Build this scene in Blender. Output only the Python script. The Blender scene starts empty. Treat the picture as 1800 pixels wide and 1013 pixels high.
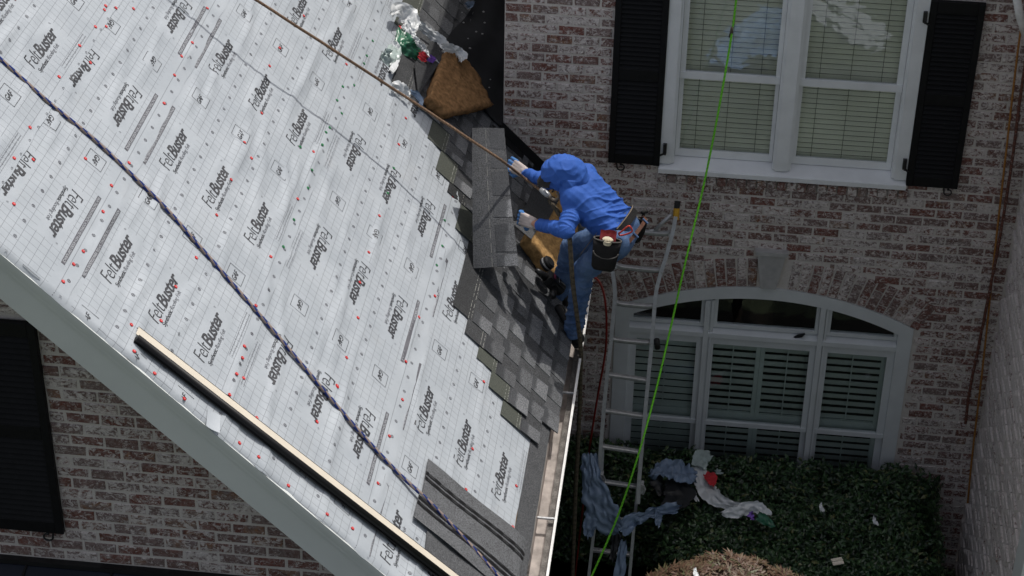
import bpy, bmesh, math, random
import numpy as np
from mathutils import Vector, Matrix, noise
rad = math.radians
random.seed(7); RNG = np.random.default_rng(7)
SC = bpy.context.scene
COL = SC.collection

# ------------------------------------------------------------------ camera, sky, sun, exposure
F_PX = 3570.0
TH, PS, RO = rad(33.49), rad(6.05), rad(-0.99)
CAM = np.array([0.313, -13.576, 7.817])
def _cam_axes():
    cz, sz = math.cos(PS), math.sin(PS)
    Rz = np.array([[cz, -sz, 0], [sz, cz, 0], [0, 0, 1]])
    fwd = Rz @ np.array([0, math.cos(TH), -math.sin(TH)])
    r = Rz @ np.array([1., 0, 0]); d = np.cross(fwd, r)
    c, s = math.cos(RO), math.sin(RO)
    return np.array([c*r + s*d, -s*r + c*d, fwd])
AX = _cam_axes()
cam = bpy.data.cameras.new('camera'); cam_o = bpy.data.objects.new('camera', cam); COL.objects.link(cam_o)
cam.sensor_width = 36.0; cam.lens = F_PX/1800*36
cam.clip_start = 0.1; cam.clip_end = 2000
m4 = Matrix.Identity(4)
for i in range(3):
    m4[i][0] = AX[0][i]; m4[i][1] = -AX[1][i]; m4[i][2] = -AX[2][i]; m4[i][3] = CAM[i]
cam_o.matrix_world = m4
SC.camera = cam_o

SUNV = Vector((0.21, 0.385, 1.0)).normalized()
world = bpy.data.worlds.new('World'); SC.world = world; world.use_nodes = True
wn = world.node_tree.nodes; wl = world.node_tree.links; wn.clear()
sky = wn.new('ShaderNodeTexSky'); sky.sky_type = 'NISHITA'; sky.sun_disc = False
sky.sun_elevation = math.asin(SUNV.z); sky.sun_rotation = math.atan2(SUNV.x, SUNV.y); sky.dust_density = 5.0; sky.ozone_density = 0.6
hsv = wn.new('ShaderNodeHueSaturation'); hsv.inputs['Saturation'].default_value = 0.5      # humid, whitish summer sky
bg = wn.new('ShaderNodeBackground'); bg.inputs[1].default_value = 0.128
wo = wn.new('ShaderNodeOutputWorld'); wl.new(sky.outputs[0], hsv.inputs['Color']); wl.new(hsv.outputs[0], bg.inputs[0]); wl.new(bg.outputs[0], wo.inputs[0])
sl = bpy.data.lights.new('sun', 'SUN'); sl.energy = 3.0; sl.angle = rad(0.53); sl.color = (1.0, 0.96, 0.9)
so = bpy.data.objects.new('sun', sl); COL.objects.link(so)
so.rotation_euler = SUNV.to_track_quat('Z', 'Y').to_euler(); so.location = (3, 6, 15)
SC.view_settings.view_transform = 'Standard'; SC.view_settings.look = 'None'
SC.view_settings.gamma = 1; SC.view_settings.use_curve_mapping = False
SC.view_settings.exposure = -0.16

# ------------------------------------------------------------------ helpers: places
def ray(x, y):
    return AX.T @ np.array([x-900, y-506.5, F_PX]) / F_PX
def on_y(x, y, Y):
    r = ray(x, y); return Vector(CAM + r*(Y-CAM[1])/r[1])
def on_x(x, y, X):
    r = ray(x, y); return Vector(CAM + r*(X-CAM[0])/r[0])
def on_z(x, y, Z):
    r = ray(x, y); return Vector(CAM + r*(Z-CAM[2])/r[2])
RK = -1.05; RX0 = -0.667; Q2 = math.sqrt(0.5)      # roof plane x + z = RK, 45 degrees; s runs up the slope, y along the eave
RN = np.array([1., 0, 1.])
def on_roof(x, y, h=0.0):
    r = ray(x, y); return Vector(CAM + r*((RK + h/Q2) - RN @ CAM)/(RN @ r))
def RW(y, s, h=0.0):
    x = RX0 - s*Q2; return Vector((x + h*Q2, y, RK - x + h*Q2))
RM = Matrix(((0, -Q2, Q2, RX0), (1, 0, 0, 0), (0, Q2, Q2, RK-RX0), (0, 0, 0, 1)))   # local (along eave, up slope, off the roof)
def to_roof(x, y, h=0.0):
    p = on_roof(x, y, h); q = RM.inverted() @ p; return q.x, q.y

# ------------------------------------------------------------------ helpers: meshes
class B:
    def __init__(s): s.v = []; s.f = []
    def add(s, vs, fs):
        n = len(s.v); s.v += [tuple(v) for v in vs]; s.f += [tuple(i+n for i in f) for f in fs]
    def box(s, x0, x1, y0, y1, z0, z1, M=None):
        vs = [Vector((x, y, z)) for x in (x0, x1) for y in (y0, y1) for z in (z0, z1)]
        if M is not None: vs = [M @ v for v in vs]
        s.add(vs, [(0,1,3,2), (4,6,7,5), (0,4,5,1), (2,3,7,6), (0,2,6,4), (1,5,7,3)])
    def bbox(s, x0, x1, y0, y1, z0, z1, b, M=None):            # box with a chamfer on the outline of its -y face
        vs = [(x0,y1,z0),(x1,y1,z0),(x1,y1,z1),(x0,y1,z1),(x0,y0+b,z0),(x1,y0+b,z0),(x1,y0+b,z1),(x0,y0+b,z1),
              (x0+b,y0,z0+b),(x1-b,y0,z0+b),(x1-b,y0,z1-b),(x0+b,y0,z1-b)]
        vs = [Vector(v) for v in vs]
        if M is not None: vs = [M @ v for v in vs]
        s.add(vs, [(8,9,10,11),(4,5,9,8),(5,6,10,9),(6,7,11,10),(7,4,8,11),(0,1,5,4),(1,2,6,5),(2,3,7,6),(3,0,4,7),(3,2,1,0)])
    def prism(s, poly, y0, y1, fn=None):                         # polygon in (x, z), thick along y
        n = len(poly); fn = fn or (lambda x, y, z: (x, y, z))
        vs = [fn(x, y0, z) for x, z in poly] + [fn(x, y1, z) for x, z in poly]
        s.add(vs, [tuple(range(n)), tuple(range(2*n-1, n-1, -1))] + [(i, i+n, (i+1) % n + n, (i+1) % n) for i in range(n)])
    def tube(s, pts, r, n=8, twist=None):
        pts = [Vector(p) for p in pts]; m = len(pts)
        rs = r if isinstance(r, (list, tuple)) else [r]*m
        up = Vector((0.13, 0.31, 0.94)); base = len(s.v); prev = None
        for i, p in enumerate(pts):
            t = (pts[min(i+1, m-1)] - pts[max(i-1, 0)])
            t = t.normalized() if t.length > 1e-9 else Vector((0, 0, 1))
            a = (prev - t*prev.dot(t)) if prev else t.cross(up)
            if a.length < 1e-6: a = t.cross(Vector((1, 0, 0)))
            a.normalize(); prev = a; b = t.cross(a)
            for k in range(n):
                g = 2*math.pi*k/n; s.v.append(tuple(p + (a*math.cos(g) + b*math.sin(g))*rs[i]))
        for i in range(m-1):
            for k in range(n):
                s.f.append((base+i*n+k, base+i*n+(k+1) % n, base+(i+1)*n+(k+1) % n, base+(i+1)*n+k))
        s.f.append(tuple(base+k for k in range(n-1, -1, -1))); s.f.append(tuple(base+(m-1)*n+k for k in range(n)))
    def ball(s, c, r, nu=12, nv=8, M=None):
        c = Vector(c); r = (r, r, r) if not hasattr(r, '__len__') else r; base = len(s.v)
        P = [Vector((0, 0, -r[2]))]
        for j in range(1, nv):
            for i in range(nu):
                a = math.pi*j/nv; g = 2*math.pi*i/nu
                P.append(Vector((r[0]*math.sin(a)*math.cos(g), r[1]*math.sin(a)*math.sin(g), -r[2]*math.cos(a))))
        P.append(Vector((0, 0, r[2])))
        s.v += [tuple(c + (M @ p if M is not None else p)) for p in P]
        for i in range(nu):
            s.f.append((base, base+1+(i+1) % nu, base+1+i))
            s.f.append((base+1+(nv-2)*nu+i, base+1+(nv-2)*nu+(i+1) % nu, base+1+(nv-1)*nu))
            for j in range(nv-2):
                a = base+1+j*nu+i; b = base+1+j*nu+(i+1) % nu; s.f.append((a, b, b+nu, a+nu))
    def grid(s, fn, nu, nv):
        base = len(s.v)
        for i in range(nu+1):
            for j in range(nv+1): s.v.append(tuple(fn(i/nu, j/nv)))
        for i in range(nu):
            for j in range(nv):
                a = base+i*(nv+1)+j; s.f.append((a, a+nv+1, a+nv+2, a+1))
    def mesh(s, name, mat=None, smooth=False):
        me = bpy.data.meshes.new(name); me.from_pydata(s.v, [], s.f)
        bm = bmesh.new(); bm.from_mesh(me); bmesh.ops.recalc_face_normals(bm, faces=bm.faces); bm.to_mesh(me); bm.free()
        if mat: me.materials.append(mat)
        if smooth: me.shade_smooth()
        return me
    def build(s, name, mat, parent=None, smooth=False, M=None):
        return link(name, s.mesh(name, mat, smooth), parent, M)
WORLD = {}
def link(name, me, parent=None, M=None):
    o = bpy.data.objects.new(name, me); COL.objects.link(o)
    M = M if M is not None else Matrix.Identity(4); WORLD[o.name] = M.copy()
    if parent is not None:
        o.parent = parent; o.matrix_parent_inverse = WORLD[parent.name].inverted()
    o.matrix_basis = M
    return o
def tag(o, label=None, cat=None, group=None, kind=None):
    if label: o['label'] = label
    if cat: o['category'] = cat
    if group: o['group'] = group
    if kind: o['kind'] = kind
    return o
def thing(name, label, cat, group=None, loc=(0, 0, 0)):
    o = link(name, None, None, Matrix.Translation(Vector(loc))); o.empty_display_size = 0.1
    return tag(o, label, cat, group)
def smooth_path(pts, n=6):                                   # Catmull-Rom
    P = [Vector(p) for p in pts]; out = []
    for i in range(len(P)-1):
        p0 = P[max(i-1, 0)]; p1 = P[i]; p2 = P[i+1]; p3 = P[min(i+2, len(P)-1)]
        for k in range(n):
            t = k/n
            out.append(0.5*((2*p1) + (p2-p0)*t + (2*p0-5*p1+4*p2-p3)*t*t + (3*p1-p0-3*p2+p3)*t**3))
    return out + [P[-1]]

# ------------------------------------------------------------------ helpers: materials
class N:
    def __init__(s, name):
        s.m = bpy.data.materials.new(name); s.m.use_nodes = True; s.t = s.m.node_tree
        s.b = s.t.nodes['Principled BSDF']
    def n(s, typ, **kw):
        x = s.t.nodes.new(typ)
        for k, v in kw.items(): setattr(x, k, v)
        return x
    def l(s, a, b): s.t.links.new(a, b)
    def math(s, op, a, b=None, c=None):
        x = s.n('ShaderNodeMath', operation=op)
        for i, v in enumerate((a, b, c)):
            if v is None: continue
            if isinstance(v, (int, float)): x.inputs[i].default_value = v
            else: s.l(v, x.inputs[i])
        return x.outputs[0]
    def mix(s, fac, a, b, typ='MIX'):
        x = s.n('ShaderNodeMix', data_type='RGBA', blend_type=typ)
        for sock, v in ((x.inputs['Factor'], fac), (x.inputs[6], a), (x.inputs[7], b)):
            if isinstance(v, (int, float)): sock.default_value = v
            elif isinstance(v, (tuple, list)): sock.default_value = (*v[:3], 1)
            else: s.l(v, sock)
        return x.outputs[2]
    def noise(s, vec, scale, detail=4, rough=0.55, dist=0.0):
        x = s.n('ShaderNodeTexNoise'); x.inputs['Scale'].default_value = scale; x.inputs['Detail'].default_value = detail
        x.inputs['Roughness'].default_value = rough; x.inputs['Distortion'].default_value = dist
        if vec is not None: s.l(vec, x.inputs['Vector'])
        return x.outputs['Fac']
    def ramp(s, fac, stops, interp='LINEAR'):
        x = s.n('ShaderNodeValToRGB'); s.l(fac, x.inputs[0]); r = x.color_ramp; r.interpolation = interp
        while len(r.elements) < len(stops): r.elements.new(0.5)
        for e, (p, c) in zip(r.elements, stops):
            e.position = p; e.color = (c, c, c, 1) if isinstance(c, (int, float)) else (*c[:3], 1)
        return x.outputs[0]
    def pos(s): return s.n('ShaderNodeNewGeometry').outputs['Position']
    def obj(s): return s.n('ShaderNodeTexCoord').outputs['Object']
    def scale(s, vec, sx, sy, sz):
        x = s.n('ShaderNodeMapping'); x.inputs['Scale'].default_value = (sx, sy, sz); s.l(vec, x.inputs['Vector']); return x.outputs[0]
    def bump(s, h, strength=0.3, dist=0.01):
        x = s.n('ShaderNodeBump'); x.inputs['Strength'].default_value = strength; x.inputs['Distance'].default_value = dist
        s.l(h, x.inputs['Height']); s.l(x.outputs[0], s.b.inputs['Normal'])
    def base(s, v):
        if isinstance(v, (tuple, list)): s.b.inputs['Base Color'].default_value = (*v[:3], 1)
        else: s.l(v, s.b.inputs['Base Color'])
        return s
    def set(s, rough=None, metal=None, spec=None, alpha=None):
        if rough is not None: s.b.inputs['Roughness'].default_value = rough
        if metal is not None: s.b.inputs['Metallic'].default_value = metal
        if spec is not None: s.b.inputs['Specular IOR Level'].default_value = spec
        return s
def plain(name, col, rough=0.6, metal=0.0, var=0.25, scale=9, bump=0.15, spec=0.5, fine=90):
    k = N(name); p = k.pos()
    a = k.noise(p, scale, 5); f = k.noise(p, fine, 2)
    c1 = tuple(c*(1-var) for c in col); c2 = tuple(min(1, c*(1+var)) for c in col)
    k.base(k.mix(k.ramp(a, [(0.3, 0.0), (0.7, 1.0)]), c1, c2)); k.set(rough, metal, spec)
    if bump: k.bump(f, bump, 0.003)
    return k.m

def brick_mat(name, wash=0.5, dark=1.0):
    k = N(name); g = k.n('ShaderNodeNewGeometry'); p = g.outputs['Position']
    oi = k.n('ShaderNodeObjectInfo').outputs['Random']; isl = g.outputs['Random Per Island']
    rnd = k.math('FRACT', k.math('ADD', k.math('MULTIPLY', oi, 7.31), k.math('MULTIPLY', isl, 3.77)))
    rnd2 = k.math('FRACT', k.math('MULTIPLY', rnd, 13.7))
    off = k.n('ShaderNodeCombineXYZ'); k.l(k.math('MULTIPLY', rnd, 40), off.inputs[0]); k.l(k.math('MULTIPLY', rnd2, 40), off.inputs[2])
    v = k.n('ShaderNodeVectorMath', operation='ADD'); k.l(p, v.inputs[0]); k.l(off.outputs[0], v.inputs[1]); v = v.outputs[0]
    rc = k.math('FRACT', k.math('ADD', rnd, k.math('MULTIPLY', k.noise(v, 9, 2), 0.7)))
    col = k.ramp(rc, [(0.0, (0.16, 0.058, 0.044)), (0.25, (0.23, 0.082, 0.062)), (0.45, (0.19, 0.095, 0.080)), (0.62, (0.215, 0.14, 0.128)), (0.85, (0.24, 0.18, 0.17)), (0.975, (0.30, 0.15, 0.08)), (1.0, (0.16, 0.058, 0.044))])
    mott = k.noise(k.scale(v, 1, 1, 1.6), 26, 5, 0.65)
    col = k.mix(k.ramp(mott, [(0.35, 0.0), (0.7, 0.75)]), col, (0.10, 0.068, 0.06))
    w = k.noise(k.scale(v, 1, 1, 1.3), 30, 7, 0.78, 0.9)
    thr = k.math('ADD', w, k.math('MULTIPLY', k.math('SUBTRACT', rnd2, 0.5), 0.13))
    thr = k.math('ADD', thr, wash*0.3 - 0.15)
    mask = k.ramp(thr, [(0.50, 0.0), (0.55, 0.75), (0.66, 1.0)])
    wc = k.mix(k.noise(v, 60, 3), (0.47, 0.415, 0.395), (0.88, 0.82, 0.79))
    haze = k.ramp(k.noise(v, 40, 4, 0.7), [(0.45, 0.0), (0.72, 0.5)])
    col = k.mix(haze, col, (0.46, 0.395, 0.375))
    col = k.mix(mask, col, wc)
    pit = k.ramp(k.noise(v, 70, 3, 0.6, 0.8), [(0.68, 0.0), (0.73, 1.0)])
    col = k.mix(k.math('MULTIPLY', pit, 0.8), col, (0.05, 0.035, 0.03))
    if dark != 1.0: col = k.mix(1.0, col, (dark, dark, dark), 'MULTIPLY')
    k.base(col); k.set(0.9, 0, 0.2)
    k.bump(k.math('ADD', k.noise(v, 30, 5, 0.7), k.math('MULTIPLY', mask, 0.4)), 0.7, 0.006)
    return k.m
def mortar_mat():
    k = N('mortar'); p = k.pos(); a = k.noise(p, 18, 6, 0.7); b = k.noise(p, 120, 3)
    c = k.mix(a, (0.48, 0.435, 0.405), (0.74, 0.69, 0.65)); k.base(k.mix(k.ramp(b, [(0.6, 0), (0.75, 0.5)]), c, (0.16, 0.14, 0.13)))
    k.set(0.95, 0, 0.15); k.bump(k.noise(p, 60, 5, 0.7), 0.8, 0.006); return k.m

def shingle_mat(name, tone=1.0, stripes=True, band=False):
    k = N(name); o = k.obj(); g = k.n('ShaderNodeNewGeometry'); p = g.outputs['Position']
    rnd = k.n('ShaderNodeObjectInfo').outputs['Random']
    sep = k.n('ShaderNodeSeparateXYZ'); k.l(o, sep.inputs[0]); v = sep.outputs['Y']
    gran = k.noise(p, 130, 3, 0.9); gr2 = k.noise(p, 150, 3, 0.7); blot = k.noise(p, 14, 4, 0.6)
    lo, hi = 0.036*tone, 0.22*tone
    col = k.mix(k.ramp(gran, [(0.34, 0.0), (0.66, 1.0)]), (lo, lo*1.04, lo*1.10), (hi*.97, hi*1.0, hi*1.06))
    tint = k.ramp(rnd, [(0.0, 0.70), (0.35, 0.92), (0.65, 1.12), (1.0, 1.35)])
    col = k.mix(1.0, col, tint, 'MULTIPLY')
    col = k.mix(1.0, col, k.ramp(blot, [(0.3, 0.86), (0.7, 1.08)]), 'MULTIPLY')
    if band:
        bn = k.math('ADD', v, k.math('MULTIPLY', k.math('SUBTRACT', k.noise(p, 9, 2), 0.5), 0.06)); col = k.mix(k.ramp(bn, [(0.088, 0.0), (0.110, 0.7)]), col, (0.030, 0.032, 0.036))
    if stripes:
        head = k.math('GREATER_THAN', v, 0.168)
        hc = k.mix(k.ramp(gr2, [(0.35, 0.0), (0.65, 1.0)]), (0.050, 0.056, 0.047), (0.105, 0.112, 0.095))
        green = k.math('GREATER_THAN', k.math('FRACT', k.math('MULTIPLY', rnd, 5.3)), 0.5)
        hc2 = k.mix(green, k.mix(1.0, col, (0.75, 0.75, 0.74), 'MULTIPLY'), hc)
        col = k.mix(k.math('MULTIPLY', head, 0.95), col, hc2)
        for vv in (0.172, 0.196):
            ln = k.math('LESS_THAN', k.math('ABSOLUTE', k.math('SUBTRACT', v, vv)), 0.0019)
            br = k.math('GREATER_THAN', k.noise(p, 60, 2), 0.5)
            col = k.mix(k.math('MULTIPLY', k.math('MULTIPLY', ln, br), 0.7), col, (0.42, 0.42, 0.39))
    k.base(col); k.set(0.92, 0, 0.25); k.bump(gran, 0.6, 0.004); return k.m

def felt_mat():
    k = N('printed_roofing_felt'); o = k.obj(); sep = k.n('ShaderNodeSeparateXYZ'); k.l(o, sep.inputs[0]); u, v = sep.outputs['X'], sep.outputs['Y']
    p = k.pos()
    a = k.noise(p, 3.2, 5, 0.6); f = k.noise(p, 160, 3, 0.6)
    col = k.mix(k.ramp(a, [(0.3, 0.0), (0.7, 1.0)]), (0.37, 0.405, 0.44), (0.46, 0.495, 0.53))
    col = k.mix(k.ramp(f, [(0.4, 0.0), (0.75, 0.35)]), col, (0.36, 0.38, 0.41))
    def between(x, a0, a1): return k.math('MULTIPLY', k.math('GREATER_THAN', x, a0), k.math('LESS_THAN', x, a1))
    def inv(x): return k.math('SUBTRACT', 1.0, x)
    um = k.math('FLOORED_MODULO', u, 1.222); vm = k.math('FLOORED_MODULO', k.math('ADD', v, 0.08), 0.338)
    fb = k.math('MULTIPLY', between(um, -0.1, 0.50), between(vm, 0.02, 0.185))
    fb = k.math('MAXIMUM', fb, k.math('MULTIPLY', between(um, 1.18, 1.3), between(vm, 0.02, 0.185)))
    gb = k.math('MULTIPLY', between(um, 0.785, 0.935), between(vm, 0.037, 0.193))
    area = between(v, -0.155, 0.86)
    lab = between(v, 0.815, 0.86)
    clear = k.math('MULTIPLY', k.math('MULTIPLY', inv(fb), inv(gb)), k.math('MULTIPLY', area, inv(lab)))
    def line(x, per, w):
        t = k.math('FLOORED_MODULO', x, per); return k.math('LESS_THAN', t, w)
    gl = k.math('MAXIMUM', line(u, 0.0526, 0.0026), line(k.math('ADD', v, 0.11), 0.0563, 0.0026))
    gl = k.math('MULTIPLY', gl, clear)
    col = k.mix(k.math('MULTIPLY', gl, 0.66), col, (0.10, 0.105, 0.12))
    for vv in (-0.155, 0.872):
        d = k.math('MULTIPLY', k.math('LESS_THAN', k.math('ABSOLUTE', k.math('SUBTRACT', v, vv)), 0.0022), line(u, 0.0105, 0.0055))
        col = k.mix(k.math('MULTIPLY', d, 0.85), col, (0.05, 0.05, 0.06))
    # scuffs and foot dirt
    dirt = k.ramp(k.noise(p, 2.1, 6, 0.7, 0.4), [(0.60, 0.0), (0.78, 0.30)])
    col = k.mix(dirt, col, (0.40, 0.39, 0.38))
    k.base(col); k.set(0.5, 0, 0.4); k.bump(f, 0.12, 0.002); return k.m

def glass_mat(name, tint=(0.9, 0.95, 0.93), refl=0.12):
    k = N(name); nt = k.t; nt.nodes.remove(k.b)
    out = [x for x in nt.nodes if x.type == 'OUTPUT_MATERIAL'][0]
    tr = k.n('ShaderNodeBsdfTransparent'); tr.inputs[0].default_value = (*tint, 1)
    gl = k.n('ShaderNodeBsdfGlossy'); gl.inputs['Roughness'].default_value = 0.015; gl.inputs[0].default_value = (0.95, 0.97, 1, 1)
    bp = k.n('ShaderNodeBump'); bp.inputs['Strength'].default_value = 0.10; bp.inputs['Distance'].default_value = 0.01; k.l(k.noise(k.pos(), 5.0, 2), bp.inputs['Height']); k.l(bp.outputs[0], gl.inputs['Normal'])     # float-glass waviness
    lw = k.n('ShaderNodeFresnel'); lw.inputs[0].default_value = 1.5
    fac = k.math('ADD', k.math('MULTIPLY', lw.outputs[0], 0.8), refl - 0.05)
    mx = k.n('ShaderNodeMixShader'); k.l(fac, mx.inputs[0]); k.l(tr.outputs[0], mx.inputs[1]); k.l(gl.outputs[0], mx.inputs[2])
    k.l(mx.outputs[0], out.inputs[0]); return k.m
def leaf_mat(name, stops, rough=0.38, trans=0.0):
    k = N(name); g = k.n('ShaderNodeNewGeometry'); r = g.outputs['Random Per Island']
    k.base(k.ramp(r, stops)); k.set(rough, 0, 0.5); return k.m
def fabric(name, col, rough=0.8, var=0.15, weave=700, wr=0.3, sheen=0.0):
    k = N(name); p = k.pos(); a = k.noise(p, 7, 5, 0.6); w = k.noise(p, weave, 2); c = k.noise(p, 45, 4, 0.6)
    k.base(k.mix(a, tuple(x*(1-var) for x in col), tuple(min(1, x*(1+var)) for x in col))); k.set(rough, 0, 0.3)
    k.bump(k.math('ADD', k.math('MULTIPLY', w, 0.25), k.math('MULTIPLY', c, wr)), 0.35, 0.006); return k.m
def denim():
    k = N('denim'); p = k.pos(); a = k.noise(p, 6, 5, 0.65); b = k.noise(p, 38, 4, 0.7)
    c = k.mix(k.ramp(a, [(0.3, 0), (0.72, 1)]), (0.028, 0.066, 0.165), (0.135, 0.215, 0.38))
    c = k.mix(k.ramp(b, [(0.5, 0), (0.8, 0.5)]), c, (0.17, 0.22, 0.32)); k.base(c); k.set(0.85, 0, 0.2)
    k.bump(k.math('ADD', b, k.math('MULTIPLY', k.noise(p, 500, 2), 0.3)), 0.4, 0.006); return k.m

M = {}
M['brick'] = brick_mat('whitewashed_brick', 0.59)
M['brick_g'] = brick_mat('whitewashed_brick_gable', 0.54)
M['brick_s'] = brick_mat('limewashed_brick_side', 1.0)
M['mortar'] = mortar_mat()
M['white'] = plain('white_painted_wood', (0.76, 0.77, 0.78), 0.5, var=0.07, scale=5, bump=0.08)
M['greywood'] = plain('grey_white_painted_trim', (0.62, 0.64, 0.65), 0.5, var=0.06, scale=5, bump=0.08)
M['rake'] = plain('pale_grey_green_painted_board', (0.68, 0.705, 0.695), 0.5, var=0.05, scale=3, bump=0.06)
M['shutter'] = plain('black_painted_wood', (0.007, 0.007, 0.008), 0.6, var=0.25, scale=20, bump=0.1, spec=0.2)
M['iron'] = plain('black_iron', (0.012, 0.012, 0.013), 0.45, var=0.2, bump=0.1)
M['slat'] = plain('pale_green_blind_slat', (0.78, 0.765, 0.71), 0.55, var=0.12, scale=2.0, bump=0.0)
M['cord'] = plain('blind_cord', (0.10, 0.11, 0.09), 0.8, bump=0)
M['louver'] = plain('grey_green_louver', (0.54, 0.59, 0.57), 0.45, var=0.08, scale=4, bump=0.04)
M['dark'] = plain('painted_dark', (0.006, 0.007, 0.008), 0.9, bump=0)  # near-black colour paints the darkness of the unlit rooms
M['glass'] = glass_mat('window_glass', (0.97, 0.985, 0.975), 0.07)
M['glass_d'] = glass_mat('dark_window_glass', (0.96, 0.98, 0.975), 0.052)
M['stone'] = plain('grey_limestone', (0.42, 0.41, 0.40), 0.9, var=0.15, scale=14, bump=0.3)
M['felt'] = felt_mat()
M['ink'] = plain('black_printed_ink', (0.050, 0.051, 0.057), 0.6, var=0.25, scale=30, bump=0)
M['ink_grey'] = plain('grey_printed_ink', (0.10, 0.10, 0.115), 0.6, var=0.2, scale=30, bump=0)
M['paper'] = plain('felt_reversed_lettering', (0.46, 0.48, 0.51), 0.6, var=0.05, bump=0)
M['redcap'] = plain('red_plastic', (0.55, 0.022, 0.025), 0.35, var=0.15, bump=0)
M['pinkcap'] = plain('pale_red_plastic', (0.75, 0.22, 0.20), 0.35, var=0.1, bump=0)
M['greencap'] = plain('green_plastic', (0.03, 0.18, 0.07), 0.35, var=0.2, bump=0)
M['shingle'] = shingle_mat('laminated_shingle', 0.54)
M['held'] = shingle_mat('dark_headlap_granules', 0.50, False)
M['tab'] = shingle_mat('shingle_tab_granules', 1.08, False, True)
M['starter'] = shingle_mat('starter_strip_granules', 0.52, False)
M['back'] = shingle_mat('shingle_back_granules', 0.80, False)
M['adhesive'] = plain('black_tar_adhesive', (0.010, 0.010, 0.011), 0.35, var=0.3, scale=60, bump=0.4)
M['membrane'] = plain('black_membrane', (0.011, 0.012, 0.015), 0.8, var=0.3, scale=7, bump=0.2)
M['flash'] = plain('black_flashing_metal', (0.008, 0.008, 0.009), 0.5, var=0.2, bump=0.05)
M['deck'] = plain('roof_deck_board', (0.22, 0.16, 0.10), 0.9)
M['foam'] = plain('brown_foam', (0.25, 0.14, 0.065), 0.95, var=0.40, scale=30, bump=0.9, spec=0.1, fine=55)
M['foam_l'] = plain('yellow_foam', (0.34, 0.205, 0.085), 0.95, var=0.4, scale=30, bump=0.9, spec=0.1, fine=55)
M['alu'] = plain('aluminium', (0.38, 0.39, 0.40), 0.42, 0.4, var=0.15, scale=25, bump=0.1)
M['alu_w'] = plain('worn_aluminium', (0.50, 0.51, 0.52), 0.42, 0.4, var=0.3, scale=40, bump=0.15)
M['yellow'] = plain('yellow_plastic', (0.55, 0.30, 0.02), 0.5, bump=0)
M['rubber'] = plain('black_rubber', (0.012, 0.012, 0.012), 0.7, bump=0.1)
M['gutter'] = plain('weathered_gutter', (0.33, 0.29, 0.265), 0.6, 0.1, var=0.35, scale=13, bump=0.2)
M['gutter_w'] = plain('white_gutter_lip', (0.72, 0.71, 0.69), 0.4, 0, var=0.12, scale=22, bump=0.1)
M['mesh'] = plain('gutter_mesh', (0.20, 0.185, 0.17), 0.5, 0.4, var=0.3, scale=90, bump=0.5)
M['cream'] = plain('cream_painted_metal', (0.70, 0.635, 0.53), 0.45, var=0.04, bump=0.03)
M['blackmetal'] = plain('black_painted_metal', (0.006, 0.006, 0.007), 0.5, var=0.2, bump=0.05, spec=0.3)
M['navy'] = plain('dark_navy_metal_roof', (0.012, 0.016, 0.028), 0.5, 0.0, var=0.25, scale=3, bump=0.05)
M['hoodie'] = fabric('blue_jersey', (0.034, 0.112, 0.43), 0.75, 0.10, 900, 0.2)
M['denim'] = denim()
M['skin'] = plain('skin', (0.46, 0.24, 0.16), 0.5, var=0.1, scale=20, bump=0.1)
M['hair'] = plain('dark_hair', (0.02, 0.014, 0.01), 0.6, var=0.3, scale=60, bump=0.5)
M['cap'] = fabric('dark_cap_cloth', (0.016, 0.015, 0.015))
M['glove_w'] = fabric('pale_glove_knit', (0.52, 0.45, 0.42), 0.85, 0.2, 400, 0.5)
M['glove_b'] = fabric('blue_glove_rubber', (0.07, 0.20, 0.47), 0.45, 0.25, 500, 0.5)
M['leather'] = plain('black_leather', (0.010, 0.0095, 0.010), 0.75, spec=0.25, var=0.3, scale=25, bump=0.35)
M['brownleather'] = plain('brown_leather', (0.10, 0.04, 0.022), 0.5, var=0.3, scale=25, bump=0.3)
M['webbing'] = fabric('tan_webbing', (0.20, 0.165, 0.13))
M['greyfab'] = fabric('grey_pouch_trim', (0.09, 0.085, 0.08))
M['redcloth'] = fabric('dark_red_cloth', (0.13, 0.008, 0.011))
M['coil'] = plain('cream_coil_nails', (0.55, 0.49, 0.36), 0.6, var=0.4, scale=120, bump=0.6)
M['boot'] = plain('black_boot_leather', (0.010, 0.010, 0.011), 0.55, var=0.3, scale=30, bump=0.3)
M['redmetal'] = plain('red_anodised_metal', (0.55, 0.06, 0.04), 0.35, 0.3, var=0.1, bump=0)
M['gun'] = plain('black_tool_plastic', (0.010, 0.010, 0.011), 0.42, var=0.3, scale=30, bump=0.15)
M['magenta'] = plain('magenta_print', (0.35, 0.05, 0.12), 0.5, bump=0)
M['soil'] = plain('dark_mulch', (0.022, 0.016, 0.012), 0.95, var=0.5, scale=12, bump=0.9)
M['lawn'] = plain('lawn_grass', (0.070, 0.085, 0.045), 0.9, var=0.5, scale=0.8, bump=0.8)
M['hedge'] = leaf_mat('hedge_leaf', [(0.0, (0.010, 0.022, 0.009)), (0.35, (0.019, 0.046, 0.016)), (0.75, (0.036, 0.082, 0.028)), (0.93, (0.065, 0.12, 0.045)), (1.0, (0.15, 0.15, 0.06))], 0.34)
M['maple'] = leaf_mat('maple_leaf', [(0.0, (0.075, 0.034, 0.024)), (0.4, (0.12, 0.068, 0.042)), (0.75, (0.14, 0.095, 0.058)), (1.0, (0.095, 0.105, 0.045))], 0.55)
M['twig'] = plain('bark', (0.05, 0.035, 0.025), 0.9, bump=0.5)
M['tarp'] = plain('blue_grey_plastic_sheet', (0.17, 0.235, 0.34), 0.42, var=0.18, scale=9, bump=0.1)
M['bluesheet'] = plain('pale_blue_plastic_sheet', (0.15, 0.25, 0.44), 0.4, var=0.5, scale=3, bump=0.1)
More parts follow.
